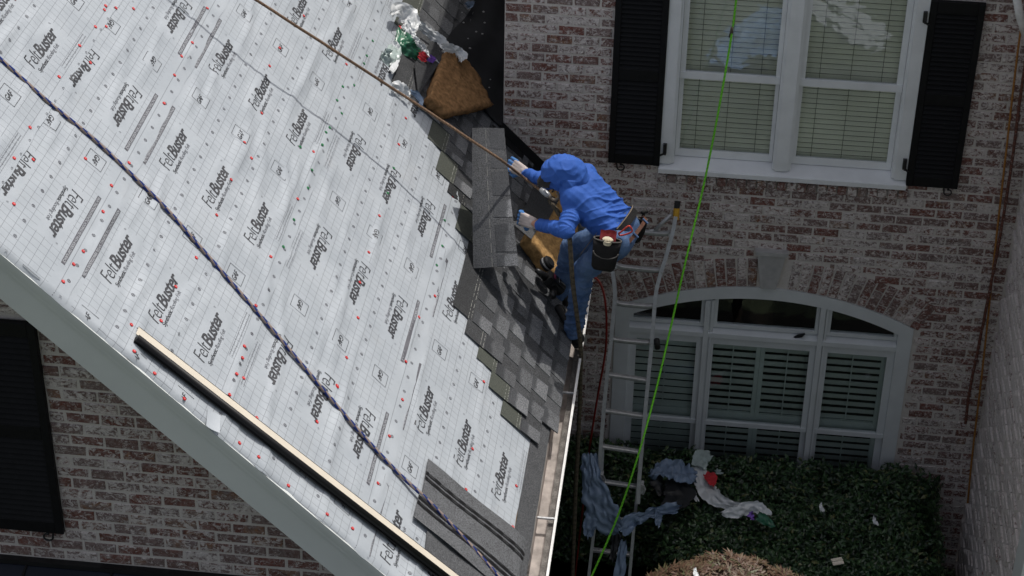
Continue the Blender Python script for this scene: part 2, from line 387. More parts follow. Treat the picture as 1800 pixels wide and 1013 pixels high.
M['chalk'] = plain('dull_chalk_line', (0.20, 0.20, 0.19), 0.9, bump=0)
M['tarp_k'] = plain('black_plastic_sheet', (0.012, 0.013, 0.016), 0.5, var=0.3, scale=9, bump=0.1)
M['wrap'] = plain('white_plastic_wrap', (0.66, 0.68, 0.69), 0.3, var=0.10, scale=14, bump=0.1)
M['wrap_c'] = plain('clear_greenish_wrap', (0.36, 0.43, 0.41), 0.25, var=0.2, scale=18, bump=0.1)
M['wrap_g'] = plain('green_printed_wrap', (0.018, 0.115, 0.060), 0.3, var=0.35, scale=40, bump=0.1)
M['wrap_r'] = plain('red_printed_wrap', (0.50, 0.02, 0.03), 0.35, var=0.2, scale=25, bump=0.1)
M['wrap_p'] = plain('purple_printed_wrap', (0.22, 0.10, 0.48), 0.35, var=0.2, bump=0.1)
def rope_mat(name, c1, c2, per, bias=0.5, fleck=None):
    k = N(name); uvn = k.n('ShaderNodeAttribute'); uvn.attribute_name = 'along'
    tw = k.n('ShaderNodeAttribute'); tw.attribute_name = 'around'
    ph = k.math('FRACT', k.math('ADD', k.math('MULTIPLY', uvn.outputs['Fac'], 1.0/per), k.math('MULTIPLY', tw.outputs['Fac'], 0.6)))
    ph = k.math('ADD', ph, k.math('MULTIPLY', k.math('SUBTRACT', k.noise(k.pos(), 25, 2), 0.5), 0.35))
    m = k.math('LESS_THAN', ph, bias)
    c = k.mix(m, c1, c2); c = k.mix(k.ramp(k.noise(k.pos(), 220, 3, 0.7), [(0.4, 0.0), (0.7, 0.55)]), c, tuple(x*0.35 for x in c1))
    if fleck: c = k.mix(k.math('GREATER_THAN', k.noise(k.pos(), 70, 2), 0.64), c, fleck)
    k.base(c); k.set(0.85, 0, 0.2); k.bump(k.noise(k.pos(), 180, 3), 0.6, 0.004); return k.m
M['rope_blue'] = rope_mat('blue_tan_rope', (0.024, 0.046, 0.20), (0.36, 0.28, 0.23), 0.088, 0.54)
M['rope_brown'] = rope_mat('tan_rope', (0.24, 0.155, 0.10), (0.17, 0.11, 0.075), 0.03, 0.4, (0.05, 0.035, 0.03))
M['rope_grey'] = rope_mat('dirty_tan_rope', (0.115, 0.095, 0.068), (0.075, 0.062, 0.046), 0.05, 0.4, (0.02, 0.018, 0.016))
M['rope_green'] = rope_mat('green_rope', (0.15, 0.52, 0.03), (0.09, 0.36, 0.02), 0.03, 0.4, (0.05, 0.18, 0.02))
M['rope_orange'] = rope_mat('orange_rope', (0.42, 0.20, 0.055), (0.35, 0.15, 0.04), 0.03, 0.4)
M['rope_red'] = rope_mat('red_brown_rope', (0.17, 0.070, 0.050), (0.12, 0.055, 0.042), 0.05, 0.4, (0.30, 0.22, 0.2))
M['hose_red'] = plain('red_rubber_hose', (0.20, 0.016, 0.010), 0.4, bump=0)
# ------------------------------------------------------------------ ground
GZ = -3.75
b = B(); b.grid(lambda i, j: ((i-0.5)*600, -300 + j*600, GZ - 0.01), 8, 8); tag(b.build('ground', M['lawn']), kind='structure')
b = B(); b.grid(lambda i, j: (-3+i*5.7, -3.6+j*3.6, GZ + 0.02*noise.noise(Vector((i*30, j*20, 0)))), 40, 26); tag(b.build('garden_bed', M['soil']), kind='structure')

# ------------------------------------------------------------------ the main house: brick wall, two windows, shutters
BL, BH, J = 0.203, 0.0794, 0.0145
XC, ZSP, RT = 0.905, -1.31, 2.606                # arched window: centre, springing height, outer trim radius
ZC = -1.028 - RT; RB = RT + 0.268                # circle centre, outer radius of the brick arch
XR = 2.735                                       # inside corner with the right wing
WTOP = 2.66                                      # top of the wall
house = thing('brick_house', 'whitewashed red brick house wall with a shuttered double window above an arched window', 'house', loc=(XC, 0, GZ))
def wall_gap(z):                                 # x intervals kept free of running bond at height z
    out = []
    if z > -0.118: out.append((-0.02, 1.878))
    if z < ZSP: out.append((XC-1.196, XC+1.196))
    elif z < -1.07: t = (z-ZSP)/(-1.07-ZSP); w = 1.196 + t*0.118; out.append((XC-w, XC+w))
    else:
        d = RB*RB - (z-ZC)**2
        if d > 0: w = math.sqrt(d); out.append((XC-w, XC+w))
    if z < -0.655 and z > -1.03: out.append((XC-0.115, XC+0.135))
    return out
BV = []                                          # eight brick shapes, sharing mesh data between bricks
def brick_mesh(L, H, D, seed, mat):
    r = random.Random(seed); bb = B(); j = lambda a: r.uniform(-a, a)
    bb.bbox(-L/2, L/2, 0, D, -H/2, H/2, 0.0045+r.uniform(0, 0.003))
    bb.v = [(x+j(.0022), y+(j(.003) if y < 0.01 else 0), z+j(.0022)) for x, y, z in bb.v]
    return bb
def kind_mesh(cache, L, H, D, mat, name='brick'):
    key = (round(L, 3), H, random.randrange(4 if abs(L-(BL-J)) < .002 else 1), mat)
    if key not in cache: cache[key] = brick_mesh(key[0], H, D, hash(key) % 9999, mat).mesh(name, M[mat])
    return cache[key]
def lay_wall(parent, courses, spans, mat, yface, part_limit, vis, stagger=0.5):
    """running bond; the bricks that show largest are objects, the others one joined part"""
    todo = []
    for c, z in courses:
        off = (BL*stagger if c % 2 else 0.0) + random.uniform(-.012, .012)
        for x0, x1 in spans(z):
            n0 = math.floor((x0-off)/BL); n1 = math.ceil((x1-off)/BL)
            for n in range(n0, n1):
                a = max(x0+J/2, off+n*BL+J/2); e = min(x1-J/2, off+(n+1)*BL-J/2)
                if e-a > 0.028: todo.append((a, e, z))
    def px(a, e, z):
        q = AX @ (np.array([(a+e)/2, yface, z]) - CAM); return 900+F_PX*q[0]/q[2], 506.5+F_PX*q[1]/q[2], q[2]
    sc = []
    for t in todo:
        X, Y, d = px(*t); seen = -10 < X < 1810 and -10 < Y < 1023 and vis(X, Y)
        sc.append((0 if seen else 1, d/(t[1]-t[0])**0.3, t))
    sc.sort(); cache = {}; mass = B()
    for i, (hid, d, (a, e, z)) in enumerate(sc):
        dy = random.uniform(-.004, .004); x = (a+e)/2
        if i < part_limit and not hid:
            link('brick', kind_mesh(cache, e-a, BH-J, 0.05, mat), parent, Matrix.Translation((x, yface+dy, z)) @ Matrix.Rotation(random.uniform(-.006, .006), 4, 'Y'))
        else:
            bb = brick_mesh(e-a, BH-J, 0.05, random.random(), mat); mass.add([(v[0]+x, v[1]+yface+dy, v[2]+z) for v in bb.v], bb.f)
    if mass.v: tag(mass.build('brick_mass', M[mat], parent), kind='stuff')

def main_spans(z):
    lo, hi = -1.218, XR
    if z < -0.02 - 1.05 + 0.55: lo = max(lo, -0.72)
    else: lo = max(lo, -1.05-z-0.03)
    if z < 0.17+0.0 and lo < -1.05-z-0.03: lo = max(lo, min(-0.72, -1.05-z-0.03))
    out = [(lo, hi)]
    for a, e in wall_gap(z):
        nxt = []
        for p, q in out:
            if e <= p or a >= q: nxt.append((p, q)); continue
            if a > p: nxt.append((p, a))
            if e < q: nxt.append((e, q))
        out = nxt
    return out
zs = [(c, -0.1625 + BH*c - 0.0) for c in range(-45, 36)]
lay_wall(house, [(c, z) for c, z in zs if GZ < z < WTOP-.03], main_spans, 'brick', -0.004, 300-98, lambda X, Y: not (X > 1440 and Y > 840))
# mortar sheet, cut round the openings (horizontal slices)
b = B(); zz = GZ
while zz < WTOP:
    step = 0.02 if -1.4 < zz < -0.6 else BH; z1 = min(zz+step, WTOP); zm = (zz+z1)/2
    for p, q in [(-1.215, XR+0.01)]:
        segs = [(p, q)]
        gaps = [(-0.008, 1.864)] if -0.03 < zm < 1.95 else []
        if zm < ZSP: gaps.append((XC-1.18, XC+1.18))
        else:
            d = (RT-.01)**2 - (zm-ZC)**2
            if d > 0 and zm < -0.9: w = min(1.18, math.sqrt(d)); gaps.append((XC-w, XC+w))
        for a, e in gaps:
            segs = [s2 for s1 in segs for s2 in ((s1[0], min(s1[1], a)), (max(s1[0], e), s1[1])) if s2[1]-s2[0] > 1e-4]
        for a, e in segs: b.box(a, e, 0.002, 0.12, zz, z1)
    zz = z1
b.build('mortar_wall', M['mortar'], house)
b = B(); b.box(-1.21, 3.2, 0.9, 5.5, GZ, WTOP); b.box(-1.21, -1.0, 0.13, 0.9, GZ, WTOP); b.box(-1.0, 3.2, 0.13, 0.9, 1.96, WTOP); b.box(-1.0, 3.2, 0.13, 0.9, -0.6, -0.2)
b.build('interior', M['dark'], house)
b = B(); b.prism([(-1.36, WTOP), (3.3, WTOP), (3.3, WTOP+0.16), (-1.36, WTOP+0.16)], -0.03, 5.6); b.build('roof', M['flash'], house)
# rowlock course under the upper sill
cache = {}
x = -0.02
while x < 1.86:
    w = 0.0765; mk = ('r', random.randrange(4))
    if mk not in cache:
        bb = B(); r = random.Random(mk[1]); h = 0.047+r.uniform(-.003, .003)
        vs = [(-.033, .05, -h), (.033, .05, -h), (.033, .05, h), (-.033, .05, h), (-.033, -.018, -h), (.033, -.018, -h), (.033, -.016, h-.025), (-.033, -.016, h-.025)]
        bb.add([(a+r.uniform(-.002, .002), q+r.uniform(-.003, .003), z+r.uniform(-.002, .002)) for a, q, z in vs], [(0,1,2,3), (4,7,6,5), (0,4,5,1), (1,5,6,2), (2,6,7,3), (3,7,4,0)])
        cache[mk] = bb.mesh('brick', M['brick_g'])
    link('brick', cache[mk], house, Matrix.Translation((x+w/2, -0.012, -0.07))); x += w
# brick arch: soldiers round the window head, two pieces to a ray
nA = 32; half = math.asin(1.19/RT) + 0.012; key = 0.0
for i in range(nA):
    t = -half + (i+0.5)*2*half/nA; wa = 2*half/nA*RT*0.5-0.005
    xm = XC + math.sin(t)*(RT+.13)
    if XC-0.115 < xm < XC+0.13: continue
    cut = 0.065 if (i % 2) else 0.175
    for r0, r1 in ((0.006, cut), (cut+0.011, 0.262)):
        bb = B(); rr = random.Random(i*7+r0); k = 1+0.09*(r0+r1)/2; wj = wa*k; H = (r1-r0)/2
        bb.bbox(-wj, wj, 0, 0.05, -H, H, 0.005); bb.v = [(a+rr.uniform(-.003, .003), q+rr.uniform(-.003, .003), z+rr.uniform(-.003, .003)) for a, q, z in bb.v]
        rc = RT+(r0+r1)/2
        bb.build('brick', M['brick_g'], house, M=Matrix.Translation((XC+math.sin(t)*rc, -0.009, ZC+math.cos(t)*rc)) @ Matrix.Rotation(t, 4, 'Y'))
b = B(); b.prism([(XC-0.052, -1.012), (XC+0.068, -1.012), (XC+0.12, -0.70), (XC-0.102, -0.70)], -0.045, 0.05); b.prism([(XC-0.112, -0.698), (XC+0.13, -0.698), (XC+0.138, -0.665), (XC-0.12, -0.665)], -0.06, 0.05)
b.build('keystone', M['stone'], house)

# upper double window
win = None
def upper_window():
    W = B(); zt = 1.95
    W.box(-0.004, 0.085, -0.030, 0.05, 0.052, zt); W.box(0.085, 0.104, -0.012, 0.08, 0.052, zt)
    W.box(1.772, 1.862, -0.030, 0.05, 0.052, zt); W.box(1.752, 1.772, -0.012, 0.08, 0.052, zt)
    W.box(0.872, 0.972, -0.024, 0.08, 0.052, zt); W.box(0.852, 0.872, -0.006, 0.08, 0.052, zt); W.box(0.972, 0.992, -0.006, 0.08, 0.052, zt)
    W.box(-0.004, 1.862, -0.032, 0.08, zt, zt+.1)
    W.prism([(-0.01, -0.018), (1.868, -0.018), (1.868, 0.018), (-0.01, 0.018)], -0.062, 0.08)
    for xa, xb in ((-0.006, 1.864),):                         # sloping sill
        W.add([(xa, -.055, .018), (xb, -.055, .018), (xb, .08, .018), (xa, .08, .018), (xa, -.05, .026), (xb, -.05, .026), (xb, .08, .07), (xa, .08, .07)], [(0,1,2,3), (4,7,6,5), (0,4,5,1), (1,5,6,2), (2,6,7,3), (3,7,4,0)])
    win = W.build('window', M['white'], house)
    tag(win, 'white double window with pale green blinds')
    for x0, x1, gx0, gx1 in ((0.106, 0.850, 0.145, 0.816), (0.994, 1.750, 1.032, 1.705)):
        s = B(); s.box(x0, gx0, 0.035, 0.062, 0.80, zt); s.box(gx1, x1, 0.035, 0.062, 0.80, zt); s.box(x0, x1, 0.026, 0.064, 0.762, 0.818); s.build('sash', M['white'], win)
        s = B(); s.box(x0, gx0-.006, 0.068, 0.092, 0.075, 0.76); s.box(gx1+.006, x1, 0.068, 0.092, 0.075, 0.76); s.box(gx0-.006, gx1+.006, 0.068, 0.092, 0.075, 0.135); s.build('sash', M['white'], win)
        g = B(); g.box(gx0, gx1, 0.048, 0.051, 0.818, zt); g.build('pane', M['glass'], win)
        g = B(); g.box(gx0-.006, gx1+.006, 0.079, 0.082, 0.135, 0.762); g.build('pane', M['glass'], win)
        bb = B(); a = rad(102); dx, dz = 0.0212*math.cos(a), 0.0212*math.sin(a); L = x1-x0-0.03
        bb.add([(-L/2, -dx, -dz), (L/2, -dx, -dz), (L/2, 0.003, 0), (-L/2, 0.003, 0), (L/2, dx, dz), (-L/2, dx, dz), (-L/2, -dx+.003, -dz), (L/2, -dx+.003, -dz), (L/2, 0.006, 0), (-L/2, 0.006, 0), (L/2, dx+.003, dz), (-L/2, dx+.003, dz)],
               [(0,1,2,3), (3,2,4,5), (6,9,8,7), (9,11,10,8), (0,6,7,1), (4,10,11,5)])
        me = bb.mesh('slat', M['slat']); z = 0.125
        while z < zt:
            link('slat', me, win, Matrix.Translation(((x0+x1)/2, 0.125, z)) @ Matrix.Rotation(random.uniform(-.002, .002), 4, 'Y')); z += 0.0425
        for q in (0.16, 0.5, 0.84):
            c = B(); xx = gx0+(gx1-gx0)*q; c.tube([(xx, 0.108, 0.1), (xx, 0.108, zt)], 0.0022, 5); c.build('cord', M['cord'], win)
        br = B(); br.box(x0+.02, x1-.02, 0.11, 0.14, 0.098, 0.112); br.build('bottom_rail', M['slat'], win)
upper_window()
b = B(); b.box(0.0, 1.85, 0.16, 0.17, 0.0, 1.96); b.build('dark_backing', M['dark'], house)  # black sheet close behind the blinds, room darkness put into its colour

def shutter(x0, x1, z0, z1, zmid, hook_x, hook_dir, parent, yf, hinge_x=None, hz=()):
    H = B(); st = 0.048; d = 0.034
    H.bbox(x0, x0+st, yf-d, yf, z0, z1, .003); H.bbox(x1-st, x1, yf-d, yf, z0, z1, .003)
    for a, e in ((z0, z0+0.085), (zmid-0.045, zmid+0.05), (z1-0.095, z1)): H.bbox(x0+st, x1-st, yf-d+.002, yf, a, e, .003)
    s = H.build('shutter', M['shutter'], parent)
    bb = B(); L = x1-x0-2*st; a = rad(52); cx, sx = math.cos(a)*.021, math.sin(a)*.021
    bb.add([(-L/2, -cx, -sx), (L/2, -cx, -sx), (L/2, cx, sx), (-L/2, cx, sx), (-L/2, -cx+.004, -sx-.003), (L/2, -cx+.004, -sx-.003), (L/2, cx+.004, sx-.003), (-L/2, cx+.004, sx-.003)], [(0,1,2,3), (4,7,6,5), (0,4,5,1), (3,2,6,7)])
    me = bb.mesh('louver', M['shutter'])
    for lo, hi in ((z0+.085, zmid-.045), (zmid+.05, z1-.095)):
        n = int((hi-lo)/0.0375)
        for i in range(n): link('louver', me, s, Matrix.Translation(((x0+x1)/2, yf-d/2, lo+(i+.5)*(hi-lo)/n)))
    bk = B(); bk.box(x0+st, x1-st, yf-.004, yf-.001, z0+.05, z1-.05); bk.build('back_panel', M['shutter'], s)
    k = B(); pts = []
    for i in range(15):
        t = i/14
        if t < .4: pts.append((hook_x + hook_dir*(-0.010+.02*t), yf-0.02, z0+0.012-.055*t/.4*.9))
        else:
            g = (t-.4)/.6*1.5*math.pi; pts.append((hook_x + hook_dir*(0.026-0.028*math.cos(g)), yf-0.02, z0-.04-0.026*math.sin(g)))
    k.tube(pts, 0.0062, 7); k.ball(pts[-1], 0.010, 8, 6); k.build('shutter_hook', M['iron'], s)
    for z in hz:
        g = B(); g.box(hinge_x-.014, hinge_x+.014, yf-.05, yf+.03, z-.04, z+.04); e = x0 if abs(hinge_x-x0) < abs(hinge_x-x1) else x1
        g.tube([(hinge_x, yf-.055, z-.03), (e, yf-.045, z-.055)], .009, 6); g.tube([(hinge_x+.004, yf-.05, z-.045), (hinge_x+.004, yf-.05, z+.05)], .008, 6); g.build('hinge', M['iron'], s)
    return s
sh = shutter(-0.398, -0.004, 0.033, 1.62, 0.792, -0.325, 1, house, -0.012, 0.03, (0.19,)); tag(sh, 'left black shutter, half hidden by the frame top')
sh = shutter(1.866, 2.252, 0.012, 1.548, 0.755, 2.16, 1, house, -0.012, 1.835, (0.20, 1.42)); tag(sh, 'right black shutter')

# arched window
def arc(r, x0, x1, n=22):
    out = []
    for i in range(n+1):
        x = x0+(x1-x0)*i/n; out.append((x, ZC+math.sqrt(max(r*r-(x-XC)**2, 0))))
    return out
def arched_window():
    Wd = B(); zb = -3.1; xl, xr = XC-1.185, XC+1.185
    up = arc(RT, xl, xr, 30); lo = arc(RT-0.108, xl+.115, xr-.115, 30)
    for i in range(30):
        Wd.add([(up[i][0], -.012, up[i][1]), (up[i+1][0], -.012, up[i+1][1]), (lo[i+1][0], -.012, lo[i+1][1]), (lo[i][0], -.012, lo[i][1]),
                (up[i][0], .09, up[i][1]), (up[i+1][0], .09, up[i+1][1]), (lo[i+1][0], .09, lo[i+1][1]), (lo[i][0], .09, lo[i][1])], [(0,1,2,3), (4,7,6,5), (3,2,6,7), (0,4,5,1)])
    Wd.prism([(xl, zb), (xl+.115, zb), (xl+.115, lo[0][1]), (xl, up[0][1])], -.012, .09); Wd.prism([(xr-.115, zb), (xr, zb), (xr, up[-1][1]), (xr-.115, lo[-1][1])], -.012, .09)
    Wd.box(xl+.115, xr-.115, -.006, .09, -1.545, -1.505)
    Wd.add([(xl+.115, -.004, -1.505), (xr-.115, -.004, -1.505), (xr-.115, .07, -1.462), (xl+.115, .07, -1.462), (xl+.115, .07, -1.505), (xr-.115, .07, -1.505)], [(0,1,2,3), (0,4,5,1), (3,2,5,4)])
    for a, e in ((0.432, 0.472), (0.484, 0.506), (1.346, 1.386), (1.396, 1.412)): Wd.box(a, e, -.010 if e-a > .03 else .004, .09, zb, -1.17 if a > .5 and a < 1.36 else -1.19)
    Wd.box(0.472, 0.484, .02, .09, zb, -1.19); Wd.box(1.386, 1.396, .02, .09, zb, -1.19)
    w = Wd.build('window', M['greywood'], house); tag(w, 'wide arched three-part window with grey-green inner shutters')
    lights = ((-0.166, 0.431, -0.102, 0.384), (0.507, 1.345, 0.522, 1.297), (1.413, 1.976, 1.443, 1.916))
    for (x0, x1, g0, g1) in lights:
        # top light
        s = B(); top = arc(RT-.108, x0, x1, 8); ti = arc(RT-.150, x0+.028, x1-.028, 8)
        s.box(x0, x0+.028, .03, .07, -1.462, top[0][1]); s.box(x1-.028, x1, .03, .07, -1.462, top[-1][1]); s.box(x0+.028, x1-.028, .03, .07, -1.462, -1.432)
        s.build('sash', M['greywood'], w)
        poly = [(x0+.02, -1.44)] + [(x1-.02, -1.44)] + [(q[0], q[1]-.004) for q in reversed(arc(RT-.105, x0+.02, x1-.02, 8))]
        g = B(); g.prism(poly, .047, .050); g.build('pane', M['glass_d'], w)
        # lower sashes
        s = B(); s.box(x0, g0, .020, .05, -2.43, -1.545); s.box(g1, x1, .020, .05, -2.43, -1.545); s.box(g0, g1, .020, .05, -1.622, -1.545); s.box(x0, x1, .012, .055, -2.438, -2.398); s.build('sash', M['greywood'], w)
        s = B(); s.box(x0, g0-.004, .058, .085, zb, -2.44); s.box(g1+.004, x1, .058, .085, zb, -2.44); s.box(x0, x1, .056, .087, zb-.002, zb+.06); s.build('sash', M['greywood'], w)
        g = B(); g.box(g0, g1, .034, .037, -2.40, -1.62); g.build('pane', M['glass_d'], w)
        g = B(); g.box(g0-.004, g1+.004, .070, .073, zb, -2.43); g.build('pane', M['glass_d'], w)
        # plantation shutters inside
        cells = [(g0-.02, g1+.02)] if x0 != 0.507 else [(g0-.02, 0.874), (0.946, g1+.02)]
        if x0 == 1.413: cells = [(g0-.02, g1-.03)]; q = B(); q.box(g1-.03, g1+.03, .10, .125, zb, -1.57); q.build('shutter_stile', M['louver'], w)
        if len(cells) == 2: q = B(); q.box(0.874, 0.909, .10, .125, zb, -1.57); q.box(0.911, 0.946, .10, .125, zb, -1.57); q.build('shutter_stile', M['louver'], w)
        q = B(); q.box(x0+.01, x1-.01, .101, .124, -2.45, -2.352); q.build('shutter_rail', M['louver'], w)
        for a, e in cells:
            L = e-a; aa = rad(20 if x0 != -0.166 else 9); cx, sx = -math.sin(aa)*.031, math.cos(aa)*.031
            bb = B(); bb.add([(-L/2, -cx, -sx), (L/2, -cx, -sx), (L/2, cx, sx), (-L/2, cx, sx), (-L/2, -cx+.006, -sx-.002), (L/2, -cx+.006, -sx-.002), (L/2, cx+.006, sx-.002), (-L/2, cx+.006, sx-.002)], [(0,1,2,3), (4,7,6,5), (0,4,5,1), (3,2,6,7)])
            me = bb.mesh('louver', M['louver'])
            for lo_, hi_ in ((-2.352, -1.60), (-3.05, -2.45)):
                n = round((hi_-lo_)/0.0685)
                for i in range(n): link('louver', me, w, Matrix.Translation(((a+e)/2, 0.112, lo_+(i+.5)*(hi_-lo_)/n)) @ Matrix.Rotation(random.uniform(-.05, .05), 4, 'X'))
            t = B(); t.box((a+e)/2-.004, (a+e)/2+.004, .074, .082, -3.0, -2.46); t.box((a+e)/2-.004, (a+e)/2+.004, .074, .082, -2.34, -1.6); t.build('tilt_rod', M['louver'], w)
arched_window()

# ------------------------------------------------------------------ right wing: brick wall seen edge-on, white corner trim
side = thing('brick_wall', 'limewashed brick wing wall running towards the viewer at the right edge', 'wall', loc=(XR, -1.1, GZ))
YE = -2.42
b = B(); b.box(XR+.008, XR+.14, YE+.05, -0.0, GZ, 3.2); b.build('mortar_wall', M['mortar'], side)
cand = []
for c in range(0, 68):
    z = GZ+0.05+c*BH; off = (BL/2 if c % 2 else 0)
    y = -off
    while y > YE-.1:
        y1 = max(y-BL+J, YE+.05); y0 = min(y, -.002)
        if y0-y1 > .03: cand.append((abs(z+1.1), y0, y1, z))
        y -= BL
cand.sort(); mass = B(); cache = {}
R90 = Matrix.Rotation(rad(-90), 4, 'Z')
for i, (d, y0, y1, z) in enumerate(cand):
    T = Matrix.Translation((XR-.006+random.uniform(-.010, .008), (y0+y1)/2, z)) @ R90
    if i < 300: link('brick', kind_mesh(cache, y0-y1, BH-J, 0.05, 'brick_s'), side, T)
    else:
        bb = brick_mesh(y0-y1, BH-J, .05, i, 'brick_s'); mass.add([T @ Vector(v) for v in bb.v], bb.f)
tag(mass.build('brick_mass', M['brick_s'], side), kind='stuff')
b = B(); b.box(XR-.02, XR+.15, YE-.24, YE+.05, GZ, 3.2); b.build('corner_board', M['rake'], side)
b = B(); b.box(XR-.1, XR+3, YE-.2, 0, 3.2, 3.3); b.build('roof', M['flash'], side)

# ------------------------------------------------------------------ gable wing under the felted roof
GY = -4.75; RY = -5.1
wing = thing('gable_wing', 'brick gable end with a black shutter below the sloping felted roof', 'building', loc=(-3, GY, GZ))
def gspans(z):
    hi = -1.05 - z - 0.10; out = [(-5.6, hi)]
    if -0.01 < z < 1.5: out = [(-3.245, hi)] if hi > -3.2 else []
    return out
lay_wall(wing, [(c, -0.19+BH*c) for c in range(0, 34)], gspans, 'brick_g', GY-.004, 300, lambda X, Y: Y < 1013)
b = B(); b.prism([(-5.6, -1.6), (-0.7, -1.6), (-0.7, -0.5), (-3.7, 2.5), (-5.6, 4.4)], GY+.002, GY+.1); b.build('mortar_wall', M['mortar'], wing)
s = shutter(-3.75, -3.236, 0.004, 1.497, 0.74, -3.31, -1, wing, GY-.012); tag(s, 'black shutter of the gable wall')
b = B(); b.box(-0.78, -0.7, GY+.1, -0.02, GZ, -0.62); b.build('side_wall', M['dark'], wing)

# dark lower roof along the foot of the gable
low = thing('lower_roof', 'dark navy seamed metal roof at the foot of the gable wall', 'roof', loc=(-3, GY-.5, -0.5))
sl_ = rad(14); dirv = Vector((0, -math.cos(sl_), -math.sin(sl_))); nv = Vector((0, -math.sin(sl_), math.cos(sl_)))
P0 = Vector((0, GY-.01, -0.262))
for i in range(9):
    xa = -5.6+i*0.52+.03; p = B()
    q = [P0+Vector((xa+e, 0, 0))+dirv*d+nv*h for h in (0, -.02) for e, d in ((0, .01), (.512, .01), (.512, 2.2), (0, 2.2))]
    p.add(q, [(0,1,2,3), (7,6,5,4), (0,4,5,1), (1,5,6,2), (2,6,7,3), (3,7,4,0)]); p.build('roof_panel', M['navy'], low)
    p = B(); p.tube([P0+Vector((xa+.517, 0, 0))+dirv*.02+nv*.004, P0+Vector((xa+.517, 0, 0))+dirv*2.2+nv*.004], .008, 6); p.build('seam', M['flash'], low)
b = B(); b.prism([(-5.6, -.262), (-1.0, -.262), (-1.0, -.232), (-5.6, -.232)], GY-.045, GY); b.build('flashing', M['flash'], low)
# ------------------------------------------------------------------ pitched roof: deck, rake board, felt sheets, shingles, gutter
EY0, EY1 = -4.86, -0.06                          # gutter ends
roof = thing('pitched_roof', 'steep roof covered in printed grey felt, shingled near the wall', 'roof', loc=RW(-2.5, 0))
b = B(); b.box(-5.08, 3.0, -0.10, 5.6, -0.035, -0.006, RM); b.box(-0.10, 3.0, -0.1, 0.06, -.03, -.008, RM); b.build('deck', M['deck'], roof)
def rake(poly, y0, y1, name, mat):                # poly of (offset below the roof plane measured straight down) along the rake
    b = B()
    for (d0, d1, ya, yb) in poly:
        xa, xb = -5.0, -0.60
        vs = [(x, y, RK-x-d) for x in (xa, xb) for y in (ya, yb) for d in (d0, d1)]
        b.add(vs, [(0,1,3,2), (4,6,7,5), (0,4,5,1), (2,3,7,6), (0,2,6,4), (1,5,7,3)])
    return b.build(name, mat, roof)
rake([(0.050, 0.36, RY, RY+.03)], 0, 0, 'rake_board', M['rake'])
rake([(0.012, 0.048, RY-.028, RY+.03), (0.056, 0.080, RY-.020, RY), (0.089, 0.118, RY-.012, RY)], 0, 0, 'crown_moulding', M['rake'])
b = B(); b.box(-5.05, -4.75, -.14, 5.5, -.20, -.16, RM); b.build('soffit', M['rake'], roof)
b = B(); b.box(-0.585, -0.565, RY+.05, -0.03, -0.80, -0.50); b.build('fascia', M['rake'], roof)

# wrinkles of the felt: soft ridges running roughly along the rolls
WR = []
for i in range(300):
    yc, s_ = RNG.uniform(-5.2, 1.2), RNG.uniform(0.0, 5.4)
    WR.append((yc, s_, RNG.normal(0.05, 0.10), RNG.uniform(.12, .55), RNG.uniform(.012, .032), RNG.uniform(.003, .0125)*RNG.choice([1, 1, -.5])))
def _ex(p, q, w, a):
    (y0, s0), (y1, s1) = to_roof(*p), to_roof(*q); WR.append(((y0+y1)/2, (s0+s1)/2, (s1-s0)/(y1-y0), abs(y1-y0)*.55, w, a))
for p, q, w, a in (((572, 240), (528, 340), .022, .016), ((672, 372), (655, 440), .022, .012), ((798, 410), (772, 478), .024, .016), ((292, 310), (262, 380), .025, .012), ((452, 210), (400, 330), .022, .010),
                   ((592, 30), (520, 160), .022, .010), ((225, 60), (170, 140), .03, .010), ((640, 560), (585, 760), .02, .008), ((760, 255), (740, 330), .018, .008), ((205, 340), (240, 370), .012, .010), ((495, 470), (520, 445), .014, .010),
                   ((430, 700), (410, 760), .018, .010), ((690, 800), (665, 880), .02, .012), ((725, 230), (700, 300), .016, .007), ((385, 60), (355, 140), .016, .008)): _ex(p, q, w, a)
def felt_h(y, s):
    y = np.asarray(y, float); s = np.asarray(s, float); h = np.zeros_like(y)
    for yc, sc, sl, L, w, a in WR:
        dy = (y-yc); m = np.abs(dy) < 2.2*L
        d = s - sc - sl*dy - .012*np.sin(dy*9+yc*5)
        h += np.where(m, a*np.exp(-(dy/L)**2)*np.exp(-(d/w)**2), 0)
    h += .0016*np.sin(7*y+3*np.sin(2.1*s)+1.3)*np.sin(19*s+2*np.sin(3*y)) + .0012*np.sin(23*y+11*s+2*np.sin(5*s))*np.sin(31*s-4*y)
    return h
def lift(y, s, base): return base + felt_h(y, s)
SH = [(0.154, -3.82, 1, 0.0, 1.094, 0.004), (1.955, -2.80, -1, 0.984, 2.19, 0.0075), (2.345, -4.735, 1, 2.112, 3.285, 0.011), (4.146, -3.08, -1, 3.19, 3.93, 0.0145), (4.00, -3.66, 1, 3.795, 5.5, 0.018)]
